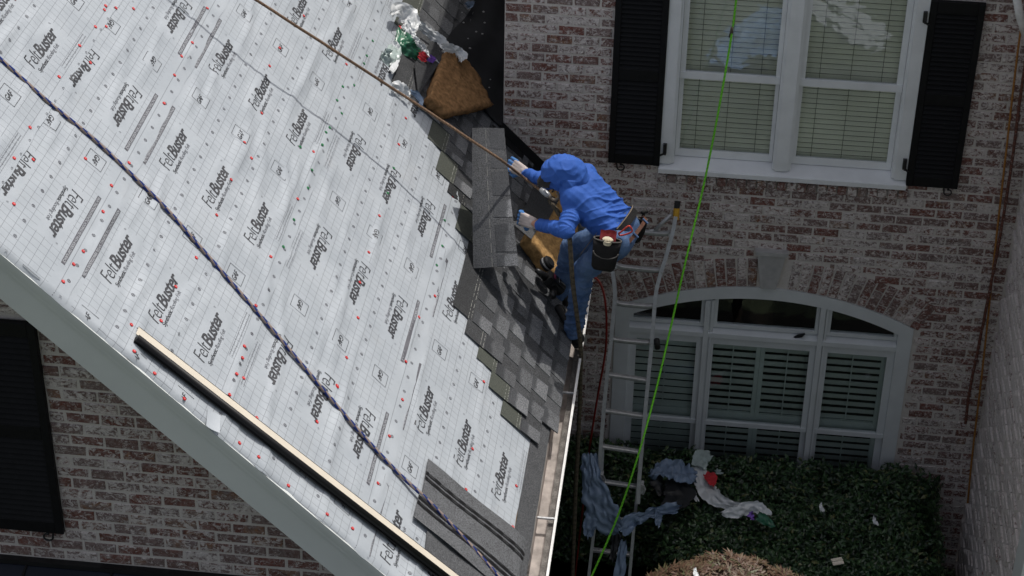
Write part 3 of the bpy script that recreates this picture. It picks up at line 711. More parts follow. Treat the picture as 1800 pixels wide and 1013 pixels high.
# lettering templates (local: u along the roll, v up the roll), cut fine so they follow the wrinkles
def text_mesh(txt, width, height, off=0.0, shear=0.0, cut=0.03):
    c = bpy.data.curves.new('lettering', 'FONT'); c.body = txt; c.size = 1.0; c.offset = off; c.shear = shear; c.resolution_u = 3; c.space_character = 0.94
    o = bpy.data.objects.new('lettering', c); COL.objects.link(o); dg = bpy.context.evaluated_depsgraph_get(); dg.update()
    me = o.evaluated_get(dg).to_mesh(); bm = bmesh.new(); bm.from_mesh(me); o.evaluated_get(dg).to_mesh_clear()
    bpy.data.objects.remove(o); bpy.data.curves.remove(c)
    xs = [v.co.x for v in bm.verts]; ys = [v.co.y for v in bm.verts]
    x0, x1, y0, y1 = min(xs), max(xs), min(ys), max(ys)
    for v in bm.verts: v.co = Vector(((v.co.x-x0)/(x1-x0)*width, (v.co.y-min(0, y0)*0-(0 if y0 > -.02 else 0))/(y1)*height, 0))
    if cut:
        for ax, a, e in ((0, 0, width), (1, -height*.4, height)):
            t = a+cut
            while t < e:
                n = Vector((1, 0, 0)) if ax == 0 else Vector((0, 1, 0))
                bmesh.ops.bisect_plane(bm, geom=bm.verts[:]+bm.edges[:]+bm.faces[:], plane_co=n*t, plane_no=n); t += cut
    bmesh.ops.triangulate(bm, faces=bm.faces)
    bm.verts.index_update(); vs = np.array([v.co[:2] for v in bm.verts]); fs = [tuple(v.index for v in f.verts) for f in bm.faces]; bm.free()
    return vs, fs
T_felt = text_mesh('Felt', 0.148, 0.087, -0.012, 0.12); T_bust = text_mesh('Buster', 0.300, 0.080, 0.022, 0.22)
T_syn = text_mesh('Synthetic', 0.155, 0.026, 0.010, 0.2, 0); T_rf = text_mesh('Roofing Felt', 0.185, 0.026, -0.008, 0.2, 0)
T_gaf = text_mesh('GAF', 0.088, 0.036, 0.018, 0.25, 0)
T_reg = text_mesh('®', 0.012, 0.014, 0.0, 0.0, 0)
T_lab = text_mesh('FIELTRO SINTETICO PARA TECHOS, CON EXTRA TRACCION INCORPORADA', 0.665, 0.016, 0.008, 0, 0)
T_lab2 = text_mesh('HIGH TRACTION SYNTHETIC ROOFING FELT WITH ADDED GRIP SURFACE', 0.665, 0.016, 0.008, 0, 0)
T_fine = text_mesh('Do not leave felt exposed. See the wrapper for complete installation instructions', 0.42, 0.009, -0.004, 0, 0)
def ring(r0, r1, n=12):
    a = [2*math.pi*i/n for i in range(n)]; vs = [(r*math.cos(t), r*math.sin(t)) for r in (r0, r1) for t in a]
    return np.array(vs), [(i, (i+1) % n, n+(i+1) % n, n+i) for i in range(n)]
T_ring = ring(.0085, .0113); T_bar = (np.array([(-.009, -.0011), (.009, -.0011), (.009, .0011), (-.009, .0011), (-.0011, -.009), (.0011, -.009), (.0011, .009), (-.0011, .009)]), [(0,1,2,3), (4,5,6,7)])
def rect(w, h, t=None, nu=1):
    if t is None:
        vs = [(w*i/nu, y) for i in range(nu+1) for y in (0, h)]; return np.array(vs), [(2*i, 2*i+2, 2*i+3, 2*i+1) for i in range(nu)]
    o = [(0, 0), (w, 0), (w, h), (0, h)]; n = [(t, t), (w-t, t), (w-t, h-t), (t, h-t)]
    return np.array(o+n), [(i, (i+1) % 4, 4+(i+1) % 4, 4+i) for i in range(4)]
T_box = rect(.120, .120, .0032); T_strip = rect(.69, .026, None, 24)
def free_of_cover(y, s): return True
sheets = []
for (s0, y0, sg, sa, sb, base) in SH:
    ya, yb = -5.124, 2.6 if sb > 2 else 0.0
    Mloc = RM @ Matrix.Translation((y0, s0, base)) @ (Matrix.Identity(4) if sg > 0 else Matrix.Rotation(math.pi, 4, 'Z'))
    nu, nv = int((min(yb, 1.6)-ya)/.024), int((sb-sa)/.024); yb = min(yb, 1.6)
    Y, S = np.meshgrid(np.linspace(ya, yb, nu+1), np.linspace(sa, sb, nv+1), indexing='ij')
    Y = Y.copy(); S = S.copy()
    Y[0, :] += .003*np.sin(S[0, :]*17)+.004*np.sin(S[0, :]*5.3)+.002*np.sin(S[0, :]*41)       # ragged cut along the rake
    S[:, 0] += .004*np.sin(Y[:, 0]*6)+.003*np.sin(Y[:, 0]*21)
    Hh = felt_h(Y, S); e = np.minimum(1, (S-sa)/.06); Hh = Hh*(.35+.65*e)
    Hh[0, :] -= .010+base; u = (Y-y0)*sg; v = (S-s0)*sg
    vs = np.stack([u.ravel(), v.ravel(), Hh.ravel()], 1)
    idx = np.arange((nu+1)*(nv+1)).reshape(nu+1, nv+1)
    q = np.stack([idx[:-1, :-1], idx[1:, :-1], idx[1:, 1:], idx[:-1, 1:]], -1).reshape(-1, 4)
    me = bpy.data.meshes.new('felt_sheet'); me.from_pydata(vs.tolist(), [], q.tolist()); me.materials.append(M['felt']); me.shade_smooth()
    sh = link('felt_sheet', me, roof, Mloc)
    # printed lettering of this sheet
    inks = {'ink': [[], [], 0], 'ink_grey': [[], [], 0], 'paper': [[], [], 0]}
    def put(T, u, v, ink, h=.0018):
        V, Fs = T; V = V + np.array([u, v]); yy = y0+sg*V[:, 0]; ss = s0+sg*V[:, 1]
        if ss.max() > sb-.005 or ss.min() < sa+.002 or yy.min() < ya+.012 or yy.max() > yb: 
            k = (ss > sb) | (ss < sa+.002) | (yy < ya+.012) | (yy > yb)
            Fs = [f for f in Fs if not any(k[i] for i in f)]
            if not Fs: return
        L = inks[ink]; L[0].append(np.column_stack([V, np.full(len(V), h)])); L[1] += [tuple(i+L[2] for i in f) for f in Fs]; L[2] += len(V)
    us = sorted((sg*(ya-y0), sg*(yb-y0)))
    for k in range(math.floor(us[0]/1.222)-1, math.ceil(us[1]/1.222)+1):
        for r in range(3):
            u, v = k*1.222, r*.338
            put(T_felt, u, v, 'ink'); put(T_bust, u+.152, v, 'ink'); put(T_syn, u+.02, v-.042, 'ink'); put(T_rf, u+.182, v-.042, 'ink_grey'); put(T_reg, u+.468, v+.07, 'ink_grey')
            put(T_box, u+.80, v-.025, 'ink'); put(T_gaf, u+.812, v+.018, 'ink')
        put(T_strip, u-.115+.0, .822, 'ink_grey', .0016); put(T_lab if sg > 0 else T_lab2, u-.103, .827, 'paper', .0028)
        for dv in (-.122, -.142): put(T_fine, u+.22, dv, 'ink_grey')
    k0, k1 = math.floor(us[0]/.1525)-1, math.ceil(us[1]/.1525)+1
    for k in range(k0, k1):
        for v in (-.198, .205, .543, .908):
            put(T_ring, k*.1525+.05, v, 'ink_grey'); put(T_bar, k*.1525+.05, v, 'ink_grey')
    for nm, L in inks.items():
        if L[0]:
            V = np.concatenate(L[0]); yy, ss = y0+sg*V[:, 0], s0+sg*V[:, 1]; V[:, 2] += felt_h(yy, ss)*(.35+.65*np.minimum(1, (ss-sa)/.06))
            me = bpy.data.meshes.new('printed_lettering'); me.from_pydata(V.tolist(), [], L[1]); me.materials.append(M[nm]); link('printed_lettering', me, sh, Mloc)
    sheets.append(sh)
def sheet_top(y, s):
    return max([base + float(felt_h(y, s)) for (s0, y0, sg, sa, sb, base) in SH if sa <= s <= sb] or [0.0])
# a loose flap of felt at the rake
y, s = to_roof(392, 745); 
yq, sq = to_roof(375, 742)
b = B(); b.grid(lambda i, j: RW(yq-.09+.13*i, sq-.04+.08*j+.03*i, sheet_top(yq, sq)+.007+.022*(1-j)**2*(1-.3*i)), 6, 6); b.build('felt_flap', M['felt'], roof)

# plastic cap nails
RED = [(184,12),(182,19),(202,16),(233,17),(166,49),(185,48),(138,82),(157,112),(102,137),(305,134),(317,101),(24,0),(363,16),(336,77),(473,117),(491,85),(533,29),(608,114),(51,226),(23,280),(57,282),(149,280),(225,288),(194,328),(287,183),(23,360),
 (459,200),(427,253),(441,279),(404,318),(550,268),(522,351),(713,208),(701,254),(796,346),(179,374),(145,443),(128,466),(109,497),(344,454),(380,379),(308,505),(474,453),(665,381),(648,444),(632,497),(230,572),(233,620),(271,657),(282,565),(449,538),(427,611),(423,632),(413,660),(428,665),
 (629,559),(609,629),(736,558),(712,637),(591,679),(764,521),(400,697),(451,735),(323,702),(421,779),(454,804),(592,681),(557,742),(707,703),(684,767),(849,672),(831,789),(508,853),(574,905),(620,929),(664,850),(820,860),(908,854),(902,926)]
GREEN = [(602,153),(592,177),(527,259),(578,226),(572,234),(564,257),(545,302),(540,332),(692,296),(681,340),(516,387),(497,435),(781,388),(777,433),(767,467),(655,72),(645,98),(640,112),(622,150),(600,200)]
c = B(); n = 12
vs = [(0.0115*math.cos(2*math.pi*i/n), 0.0115*math.sin(2*math.pi*i/n), 0) for i in range(n)] + [(0.0105*math.cos(2*math.pi*i/n), 0.0105*math.sin(2*math.pi*i/n), .0028) for i in range(n)]
c.add(vs, [(i, (i+1) % n, n+(i+1) % n, n+i) for i in range(n)] + [tuple(range(n, 2*n))])
cap_r = c.mesh('plastic_cap', M['redcap']); cap_g = c.mesh('plastic_cap', M['greencap'])
d = B(); d.add([(0.0045*math.cos(2*math.pi*i/8), .0045*math.sin(2*math.pi*i/8), z) for z in (.0028, .0040) for i in range(8)], [(i, (i+1) % 8, 8+(i+1) % 8, 8+i) for i in range(8)] + [tuple(range(8, 16))])
head_r = d.mesh('nail_head', M['pinkcap']); head_g = d.mesh('nail_head', M['greencap'])
for pts, me, hd in ((RED, cap_r, head_r), (GREEN, cap_g, head_g)):
    for p in pts:
        y, s = to_roof(p[0], p[1], .008)
        T = RM @ Matrix.Translation((y, s, sheet_top(y, s)+.002)) @ Matrix.Rotation(random.uniform(-.12, .12), 4, 'X')
        o = link('plastic_cap', me, roof, T); link('nail_head', hd, o, T)
        if me is cap_g: o['label'] = 'green plastic cap nail'

# shingles, course by course: s of the butt edge, near end along the eave
EXP = 0.1415
near = [-2.80, -3.06, -2.905, -2.73, -2.60, -2.43, -1.62, -1.30, -1.17, -0.905, -0.64, -0.64, -0.66, 0.10]
def shingle(y0, y1, s0, hb, seed, near_end=False):
    r = random.Random(seed); L = y1-y0; n = max(2, int(L/.08)); b = B()
    w = lambda u, v: hb*(1-v/.337)+.012 + .002*math.sin(u*7+seed) + (.010*max(0, 1-u/.22)**2*max(0, 1-v/.2) if near_end else 0)
    for i in range(n):
        u0, u1 = L*i/n, L*(i+1)/n
        vs = [(u, v, w(u, v)+h) for u in (u0, u1) for v in (0, .143, .337) for h in (0, .003)]
        f = [(1,7,9,3), (3,9,11,5), (0,2,8,6), (2,4,10,8), (0,6,7,1), (4,5,11,10)]
        if i == 0: f += [(0,1,3,2), (2,3,5,4)]
        if i == n-1: f += [(6,8,9,7), (8,10,11,9)]
        b.add(vs, f)
    T = RM @ Matrix.Translation((y0, s0, 0)); o = b.build('shingle', M['shingle'], roof, M=T)
    u = -r.uniform(0, .1)
    while u < L:
        wd = r.uniform(.15, .21); a, e = max(u, .001), min(u+wd, L-.001)
        if e-a > .03:
            t = B(); sl = .012 if a == u else 0; sr = .012 if e == u+wd else 0; hh = .0045
            vs = [(a, -.002, w(a, 0)+.003), (e, -.002, w(e, 0)+.003), (e-sr, .158, w(e, .158)+.003), (a+sl, .158, w(a, .158)+.003)]
            vs += [(x, y, z+hh) for x, y, z in vs]; t.add(vs, [(4,5,6,7), (0,1,5,4), (1,2,6,5), (2,3,7,6), (3,0,4,7)])
            t.build('shingle_tab', M['tab'], o, M=T)
        u += wd + r.uniform(.085, .12)
    return o
sd = 0
for k, y0 in enumerate(near):
    s0 = -.19+EXP*k; y = y0; first = True
    yend = -.015 if s0+.14 < .79 else (2.2 if k >= 10 else (0.16 if k < 9 else .42 if k < 10 else 2.2))
    while y < yend-.03:
        e = min(y+1.0-.002, yend); sd += 1
        shingle(y, e, s0, .010, sd, first and k < 3); y += 1.0; first = False
# starter strip along the eave, still bare at the near end
b = B(); 
b.grid(lambda i, j: RW(-4.32+1.72*i, -.145+(.150)*j, .010+.002*math.sin(i*30)), 30, 3); b.build('starter_strip', M['starter'], roof)
# black flashing where the roof meets the house wall, and the black membrane beside the corner
b = B()
for i in range(7):
    s0 = -.18+.15*i
    b.box(-.105, -.012, s0, s0+.19, .024+.004*(i % 2), .027+.004*(i % 2), RM); 
b.prism([(-1.225, .180), (-0.545, -.500), (-0.545, -.365), (-1.225, .315)], -.022, -.012); b.build('step_flashing', M['flash'], roof)
def memb(i, j):
    s = .70 + (.80-.10*i+.05*math.sin(i*9))*j; return RW(.02+2.4*i, s, .040+.008*math.sin(i*13+j*5)+.006*math.sin(j*17+i*4))
b = B(); b.grid(memb, 26, 14); b.build('membrane', M['membrane'], roof, True)

# gutter
gx0, gx1, gt, gb_ = -0.560, -0.438, -0.552, -0.665
prof = [(gx0, gt-.0), (gx0, gb_), (gx0+.075, gb_), (gx1-.022, gb_+.045), (gx1-.016, gb_+.07), (gx1-.002, gt-.012), (gx1-.002, gt)]
b = B()
for i in range(len(prof)-1):
    (xa, za), (xb, zb) = prof[i], prof[i+1]; t = .0018
    nx, nz = zb-za, -(xb-xa); l = math.hypot(nx, nz); nx, nz = nx/l*t, nz/l*t
    b.add([(x+dx, y, z+dz) for y in (EY0, EY1) for (x, z, dx, dz) in ((xa, za, 0, 0), (xb, zb, 0, 0), (xb, zb, nx, nz), (xa, za, nx, nz))], [(0,1,5,4), (1,2,6,5), (2,3,7,6), (3,0,4,7), (0,3,2,1), (4,5,6,7)])
gut = b.build('gutter', M['gutter'], roof)
b = B(); b.box(gx1-.006, gx1+.010, EY0, EY1, gt-.010, gt+.004); b.build('gutter_lip', M['gutter_w'], gut)
b = B(); b.box(gx1-.001, gx1+.004, EY0, EY1, gb_+.03, gt-.012); b.build('gutter_face', M['rake'], gut)
b = B(); nn = 640
for i in range(nn):                                # the ribbed guard along the outer half
    y = EY0+.02+(EY1-EY0-.04)*i/nn; b.box(gx1-.050, gx1-.004, y, y+.0042, gt-.050+.004*math.sin(i*.35), gt-.046+.004*math.sin(i*.35))
tag(b.build('gutter_guard', M['mesh'], gut), kind='stuff')
hb = B(); hb.box(gx0+.004, gx1+.004, -.011, .011, .004, .009); hb.box(gx0+.004, gx1+.004, -.011, -.008, .009, .016); hg = hb.mesh('gutter_hanger', M['alu_w'])
for px in ((1003, 690), (958, 910), (1030, 575)):
    p = on_z(px[0], px[1], gt); link('gutter_hanger', hg, gut, Matrix.Translation((0, p.y, gt-.012)))
for i in range(9):
    q = B(); y = EY0+.4+i*.52; q.tube([(gx1+.009, y, gt-.003), (gx1+.013, y, gt-.003)], .004, 6); q.build('screw', M['alu_w'], gut)
# ------------------------------------------------------------------ loose pieces on the roof
def rope(name, pts, r, mat, label, cat, n=8, sub=8, strand=0.0, group=None):
    P = smooth_path(pts, sub); b = B(); b.tube(P, r, n); me = b.mesh(name, M[mat], True)
    al = [0.0]
    for i in range(1, len(P)): al.append(al[-1]+(P[i]-P[i-1]).length)
    A = me.attributes.new('along', 'FLOAT', 'POINT'); C = me.attributes.new('around', 'FLOAT', 'POINT')
    for i in range(len(P)):
        for k in range(n): A.data[i*n+k].value = al[i]; C.data[i*n+k].value = k/n
    if strand:
        for i in range(len(P)):
            for k in range(n):
                v = me.vertices[i*n+k]; d = v.co-P[i]; ph = 2*math.pi*(al[i]/.055 + 3*k/n); v.co = P[i]+d*(1+strand*math.cos(ph))
    return tag(link(name, me), label, cat, group)
def rf(x, y, h): return on_roof(x, y, h)
# blue rope lying down the felt
pp = [(-30, 80), (0, 105), (84, 180), (160, 242), (212, 290), (284, 360), (336, 418), (408, 500), (458, 557), (520, 630), (600, 724), (654, 785), (705, 838), (745, 880), (788, 924), (847, 988), (868, 1012), (900, 1050)]
pts = []
for x, y in pp:
    yy, s = to_roof(x, y, .02); pts.append(RW(yy, s, .024 + (.016 if y > 870 else 0)))
rope('rope', pts, .0118, 'rope_blue', 'thick blue and tan braided rope lying down the printed felt', 'rope', 10, 10, .04)
# tan rope from above down to the worker, gripped at his chest
tan = [(150, -195, .20), (450, 0, .33), (700, 162, .42), (850, 261, .56), (884, 284, .575)]
pts = [rf(*p) for p in tan] + [on_y(920, 312, -1.28), on_y(950, 335, -1.36)]
rope('rope', pts, .0098, 'rope_brown', 'tan rope stretched above the roof down to the worker in blue', 'rope', 8, 10, .10)
pts = [on_y(966, 352, -1.42), on_y(985, 380, -1.62), on_y(999, 408, -1.88), on_y(1003, 445, -1.92), on_y(1006, 490, -1.94), on_y(1012, 540, -1.92), on_y(1018, 585, -1.88), on_y(1021, 620, -1.83), on_y(1020, 690, -1.75), on_y(1016, 780, -1.68), on_y(1011, 880, -1.62), on_y(1006, 1020, -1.6)]
rope('rope', pts, .0165, 'rope_grey', 'dirty brown rope hanging in front of the worker and past the gutter', 'rope', 8, 8, .10)
pts = [on_y(1297, -30, -.5), on_y(1287, 55, -.62), on_y(1262, 200, -.85), on_y(1236, 330, -1.05), on_y(1205, 460, -1.3), on_y(1178, 580, -1.5), on_y(1152, 690, -1.72), on_y(1122, 800, -1.95), on_y(1083, 915, -2.15), on_y(1036, 1022, -2.35)]
g = rope('rope', pts, .0078, 'rope_green', 'bright green rope slanting across both windows', 'rope', 7, 8)
b = B(); c = on_y(1286, 57, -.62); b.tube([c+Vector((0, 0, .04)), c, c-Vector((.01, 0, .04))], [.009, .014, .009], 8); kn = b.build('knot', M['rope_grey'], g, True)
pts = [on_y(1800, 40, -.12), on_y(1793, 62, -.10), on_y(1782, 150, -.06), on_y(1766, 290, -.06), on_y(1748, 450, -.06), on_y(1728, 640, -.07), on_y(1706, 830, -.08), on_y(1690, 1020, -.1)]
rope('rope', pts, .0085, 'rope_orange', 'thin orange rope hanging down the brick corner', 'rope', 7, 8)
pts = [on_y(1806, 90, -.13), on_y(1795, 160, -.11), on_y(1778, 290, -.08), on_y(1757, 420, -.08), on_y(1738, 520, -.08), on_y(1718, 620, -.08), on_y(1704, 690, -.09), on_y(1697, 745, -.1)]
rope('rope', pts, .012, 'rope_red', 'red-brown braided rope hanging beside the thin orange rope', 'rope', 8, 8, .12)
b = B(); b.tube([on_y(1786, -10, -.14), on_y(1793, 30, -.13), on_y(1803, 62, -.12)], .030, 10); tag(b.build('pipe', M['gutter_w'], None, True), 'white pipe at the top right corner with ropes tied below it', 'pipe')
pts = [on_y(1042, 486, -1.5), on_y(1053, 496, -1.4), on_y(1062, 520, -1.3), on_y(1066, 560, -1.2), on_y(1064, 620, -1.05), on_y(1050, 700, -.9), on_y(1036, 790, -.8), on_y(1028, 860, -.75), on_y(1018, 950, -.7), on_y(1010, 1020, -.7)]
rope('hose', pts, .0085, 'hose_red', 'thin red air hose hanging behind the dirty brown rope', 'hose', 7, 8)

# cream and black metal strip lying down the slope
e0, e1 = to_roof(239, 583, .03), to_roof(815, 1030, .03)
b = B(); L = math.hypot(e1[0]-e0[0], e1[1]-e0[1]); dv = Vector(((e1[0]-e0[0])/L, (e1[1]-e0[1])/L, 0)); lv = Vector((-dv.y, dv.x, 0)); lv = lv if lv.x > 0 else -lv
def st(a, l, h): return RM @ (Vector((e0[0], e0[1], 0)) + dv*a + lv*l + Vector((0, 0, h)))
def bar(l0, l1, h0, h1, a0=0.0):
    b = B(); vs = [st(a, l, h) for a in (a0, L) for l, h in ((l0, h0), (l1, h0), (l1, h1), (l0, h1))]; b.add(vs, [(0,1,2,3), (7,6,5,4), (0,4,5,1), (1,5,6,2), (2,6,7,3), (3,7,4,0)]); return b
strip = thing('trim_strip', 'long cream and black metal trim strip lying down the felt', 'trim strip', loc=st(L/2, 0, .02))
bar(-.032, .030, .040, .0435).build('cream_face', M['cream'], strip)
bar(.030, .033, .026, .0445).build('edge_lip', M['blackmetal'], strip)
b = B(); b.tube([st(.012, -.058, .046), st(L, -.053, .044)], .021, 12); b.build('black_bead', M['blackmetal'], strip, True)
bar(-.076, -.034, .022, .030, .01).build('black_flange', M['blackmetal'], strip)

# upturned starter shingles over the eave
def over_eave(s):                                 # height above the roof of a sheet that droops over the eave
    return 0.0 if s > -.02 else -(s+.02)**2*2.2
def up_shingle(pa, pb, w, L, hh, label, seed, line_at=(.40, .56), drop=1.0, full=True, lw=.085):
    ya, sa = to_roof(pa[0], pa[1], hh); yb, sb = to_roof(pb[0], pb[1], hh)
    d = Vector((yb-ya, sb-sa, 0)); d.normalize(); l = Vector((-d.y, d.x, 0)); l = l if l.x < 0 else -l
    def f(i, j, dh=0.0):
        q = Vector((ya, sa, 0)) + d*(L*i) + l*(w*j); base = .016+hh
        top = sheet_top(q.x, max(q.y, 0.02)) if q.y > 0 else .02
        h = max(base, top*.6+hh) + over_eave(q.y)*drop + .004*math.sin(i*9+seed+3*j) + dh
        return RM @ Vector((q.x, q.y, h))
    t = thing('starter_shingle', label, 'shingle', 'loose starter shingles', loc=f(.5, .5))
    b = B(); b.grid(lambda i, j: f(i, j), 30, 6); b.grid(lambda i, j: f(i, j, -.004), 30, 6); b.build('granule_sheet', M['back'], t)
    if full:
        for c in line_at:
            s = B(); s.grid(lambda i, j: f(i, c-.050+lw*j, .0022), 30, 1); s.build('adhesive_line', M['adhesive'], t)
            for k in range(9):
                s = B(); u = (k+.2)/9.3
                s.grid(lambda i, j: f(u+.055*i, c-.040+.010*j, .0032), 3, 1); s.grid(lambda i, j: f(u+.055*i, c-.002+.010*j, .0032), 3, 1); s.build('adhesive_bead', M['back'], t)
    return t
up_shingle((749, 809), (938, 962), .345, .99, .010, 'upper starter shingle with two black tar lines, next to the felt edge', 1, (.38, .51))
up_shingle((734, 866), (931, 1030), .225, .98, .022, 'middle starter shingle under the blue rope, its two tar lines showing', 2, (.20, .40), 1.0, True, .13)
up_shingle((748, 935), (905, 1050), .30, .95, .006, 'lower starter shingle half under the middle one, near the trim strip', 3, (), 1.0, False)

# the shingle the worker is setting in place
hs0, hs1 = Vector((-1.198, -1.884, .176)), Vector((-1.298, -1.205, .903)); hw0, hw1 = Vector((-.877, -1.929, .253))-hs0, Vector((-1.099, -.981, .792))-hs1
def held(i, j, h=0.0):
    p = hs0.lerp(hs1, i) + hw0.lerp(hw1, i)*j; n = (hs1-hs0).cross(hw0).normalized(); n = n if n.y < 0 else -n
    return p + n*(h + .020*math.sin(math.pi*i)*(0.4+j*.6) + .010*math.sin(math.pi*j))
t = thing('shingle', 'large grey laminated shingle held up by the worker in blue', 'shingle', loc=held(.5, .5))
Lx = (hs1-hs0).normalized(); Nx = Lx.cross(-hw0).normalized(); Vx = Nx.cross(Lx).normalized()
HM = Matrix.Translation(hs0 + hw0) @ Matrix((Lx, Vx, Nx)).transposed().to_4x4(); HI = HM.inverted()
b = B(); b.grid(lambda i, j: HI @ held(i, j), 30, 10); b.grid(lambda i, j: HI @ held(i, j, -.004), 30, 10); b.build('shingle_sheet', M['held'], t, M=HM)
for jc in (.43,):
    for k in range(11): q = B(); a0 = (k+.1*(k % 3))/11; q.grid(lambda i, j: HI @ held(a0+.065*i, jc+.011*j, .0015), 4, 1); q.build('chalk_line', M['chalk'], t, M=HM)
u = 0.0; rr = random.Random(5)
for a, e in ((0.0, .085), (.10, .30), (.345, .47), (.50, .68), (.70, .79), (.84, 1.0)):
    q = B(); q.grid(lambda i, j: HI @ held(a+(e-a)*(i*(1-.06*(1-j)) + .03*(1-j)), .555+.447*j, .0035), 6, 5); q.build('shingle_tab', M['tab'], t, M=HM)

# loose shingle pieces by the worker
def piece(px, h, label, mat, lines=True, bend=.0):
    P = [on_roof(x, y, hh) for (x, y), hh in zip(px, h)]
    t = thing('shingle_piece', label, 'shingle', loc=sum(P, Vector())/4)
    o = P[0]; X = (P[1]-P[0]).normalized(); Nn = X.cross(P[3]-P[0]).normalized(); Yv = Nn.cross(X); Mx = Matrix.Translation(o) @ Matrix((X, Yv, Nn)).transposed().to_4x4(); Mi = Mx.inverted()
    def f(i, j, d=0): return Mi @ (P[0].lerp(P[1], i).lerp(P[3].lerp(P[2], i), j) + Nn*(d+bend*math.sin(math.pi*i)))
    b = B(); b.grid(lambda i, j: f(i, j), 10, 6); b.grid(lambda i, j: f(i, j, -.004), 10, 6); b.build('shingle_sheet', M[mat], t, M=Mx)
    if lines:
        for c in (.30, .42): s = B(); s.grid(lambda i, j: f(i, c+.012*j, .0012), 10, 1); s.build('chalk_line', M['chalk'], t, M=Mx)
    return t
M['slate'] = shingle_mat('dark_green_shingle_back', 0.42, False); M['slate_l'] = shingle_mat('grey_green_headlap', 0.95, False)
piece([(917, 381), (938, 326), (982, 352), (962, 390)], (.13, .16, .17, .15), 'dark green shingle piece lying on the foam behind the rope grab', 'slate')
piece([(897, 391), (930, 384), (948, 398), (933, 421)], (.17, .17, .15, .15), 'cut grey-green shingle piece under the left glove', 'slate_l', False)
piece([(728, 112), (768, 60), (782, 95), (735, 168)], (.05, .06, .09, .05), 'dark upturned shingle beside the torn wrapper', 'slate')

# foam blocks
def foam(px, h, label, mat, seed, nz=7):
    top = [on_roof(x, y, h) for x, y in px]; bot = [p - Vector((Q2, 0, Q2))*(h-.035) + Vector((0, 0, 0)) for p in top]
    c = sum(top, Vector())/len(top); t = B(); n = len(px); K = 14
    ringp = []
    for i in range(n):
        for k in range(K): ringp.append((top[i].lerp(top[(i+1) % n], k/K), bot[i].lerp(bot[(i+1) % n], k/K)))
    m = len(ringp); cb = sum(bot, Vector())/n; rows = []
    def nz_(p, a): return Vector((noise.noise(p*19+Vector((seed, 0, 0))), noise.noise(p*19+Vector((0, seed, 7))), noise.noise(p*19+Vector((3, 0, seed)))))*a + Vector((noise.noise(p*55), noise.noise(p*55+Vector((9, 0, 0))), noise.noise(p*55+Vector((0, 9, 0)))))*a*.5
    for j in range(9): rows.append([c.lerp(a, (j+.2)/9.2) + nz_(c.lerp(a, (j+.2)/9.2), .010) for a, q in ringp])
    for j in range(nz+1):
        f = j/nz; rows.append([a.lerp(q, f)*1.0 + (a-c).normalized()*(.012*math.sin(math.pi*min(1, f*1.0+.15))) + nz_(a.lerp(q, f), .015) for a, q in ringp])
    vs = [c]; 
    for r in rows: vs += r
    fs = [(0, 1+i, 1+(i+1) % m) for i in range(m)]
    for j in range(len(rows)-1):
        for i in range(m): a = 1+j*m+i; e = 1+j*m+(i+1) % m; fs.append((a, e, e+m, a+m))
    t.add(vs, fs + [tuple(1+(len(rows)-1)*m+i for i in range(m))])
    return tag(t.build('foam_pad', M[mat], None, True), label, 'foam pad', 'foam pads on the roof')
foam([(757, 172), (790, 199), (866, 182), (838, 126), (804, 88), (784, 94)], .12, 'brown foam pad with a torn white wrapper over its tip', 'foam', 3)
foam([(932, 416), (948, 380), (972, 330), (1010, 350), (1016, 420), (1003, 462), (978, 478)], .145, 'yellow-brown foam pad under the worker and the nail gun', 'foam_l', 11)

# nail gun
gunp = thing('nail_gun', 'black coil nail gun resting on the foam pad by the worker\'s foot', 'nail gun', loc=on_roof(958, 492, .1))
b = B(); a, e = on_roof(940, 470, .15), on_roof(988, 512, .13); ax = (e-a).normalized(); ow = Vector((Q2, 0, Q2)); sd_ = ax.cross(ow).normalized(); ow = sd_.cross(ax).normalized()
GM = Matrix.Translation((a+e)/2) @ Matrix((ax, sd_, ow)).transposed().to_4x4()
b = B(); b.bbox(-.03, .13, -.045, .045, -.04, .04, .014, GM @ Matrix.Rotation(math.pi/2, 4, 'X')); b.tube([GM @ Vector((.02, 0, 0)), GM @ Vector((.135, 0, 0))], .052, 14); b.tube([GM @ Vector((.125, 0, 0)), GM @ Vector((.15, 0, 0))], [.05, .032], 14); b.build('body', M['gun'], gunp)
b = B(); b.tube([GM @ Vector((-.02, 0, 0)), GM @ Vector((-.10, .012, .0)), GM @ Vector((-.135, .018, .0))], [.034, .024, .016], 10); b.build('nose', M['gun'], gunp, True)
b = B(); b.tube([GM @ Vector((.06, .03, 0)), GM @ Vector((.055, .09, .0)), GM @ Vector((.04, .150, .0))], [.022, .020, .024], 10); b.build('handle', M['gun'], gunp, True)
cm = on_roof(964, 462, .17); b = B(); b.tube([cm-sd_*.0-ow*.04+ax*0, cm+ow*.012], .052, 18); b.tube([cm+ow*.012, cm+ow*.024], [.046, .040], 18); mg = b.build('magazine', M['gun'], gunp)
b = B(); b.tube([cm-ow*.02, cm-ow*.008], .0535, 18); b.build('magazine_band', M['alu_w'], mg)
for i, (u, v, w, h_, mt) in enumerate(((.02, -.004, .05, .006, 'magenta'), (.034, -.004, .045, .005, 'magenta'), (.075, -.004, .05, .005, 'alu_w'), (.095, -.004, .006, .05, 'alu_w'))):
    b = B(); b.box(u-.02, u-.02+h_, -w/2, w/2, .0525, .0545, GM); b.build('printed_mark', M[mt], gunp)

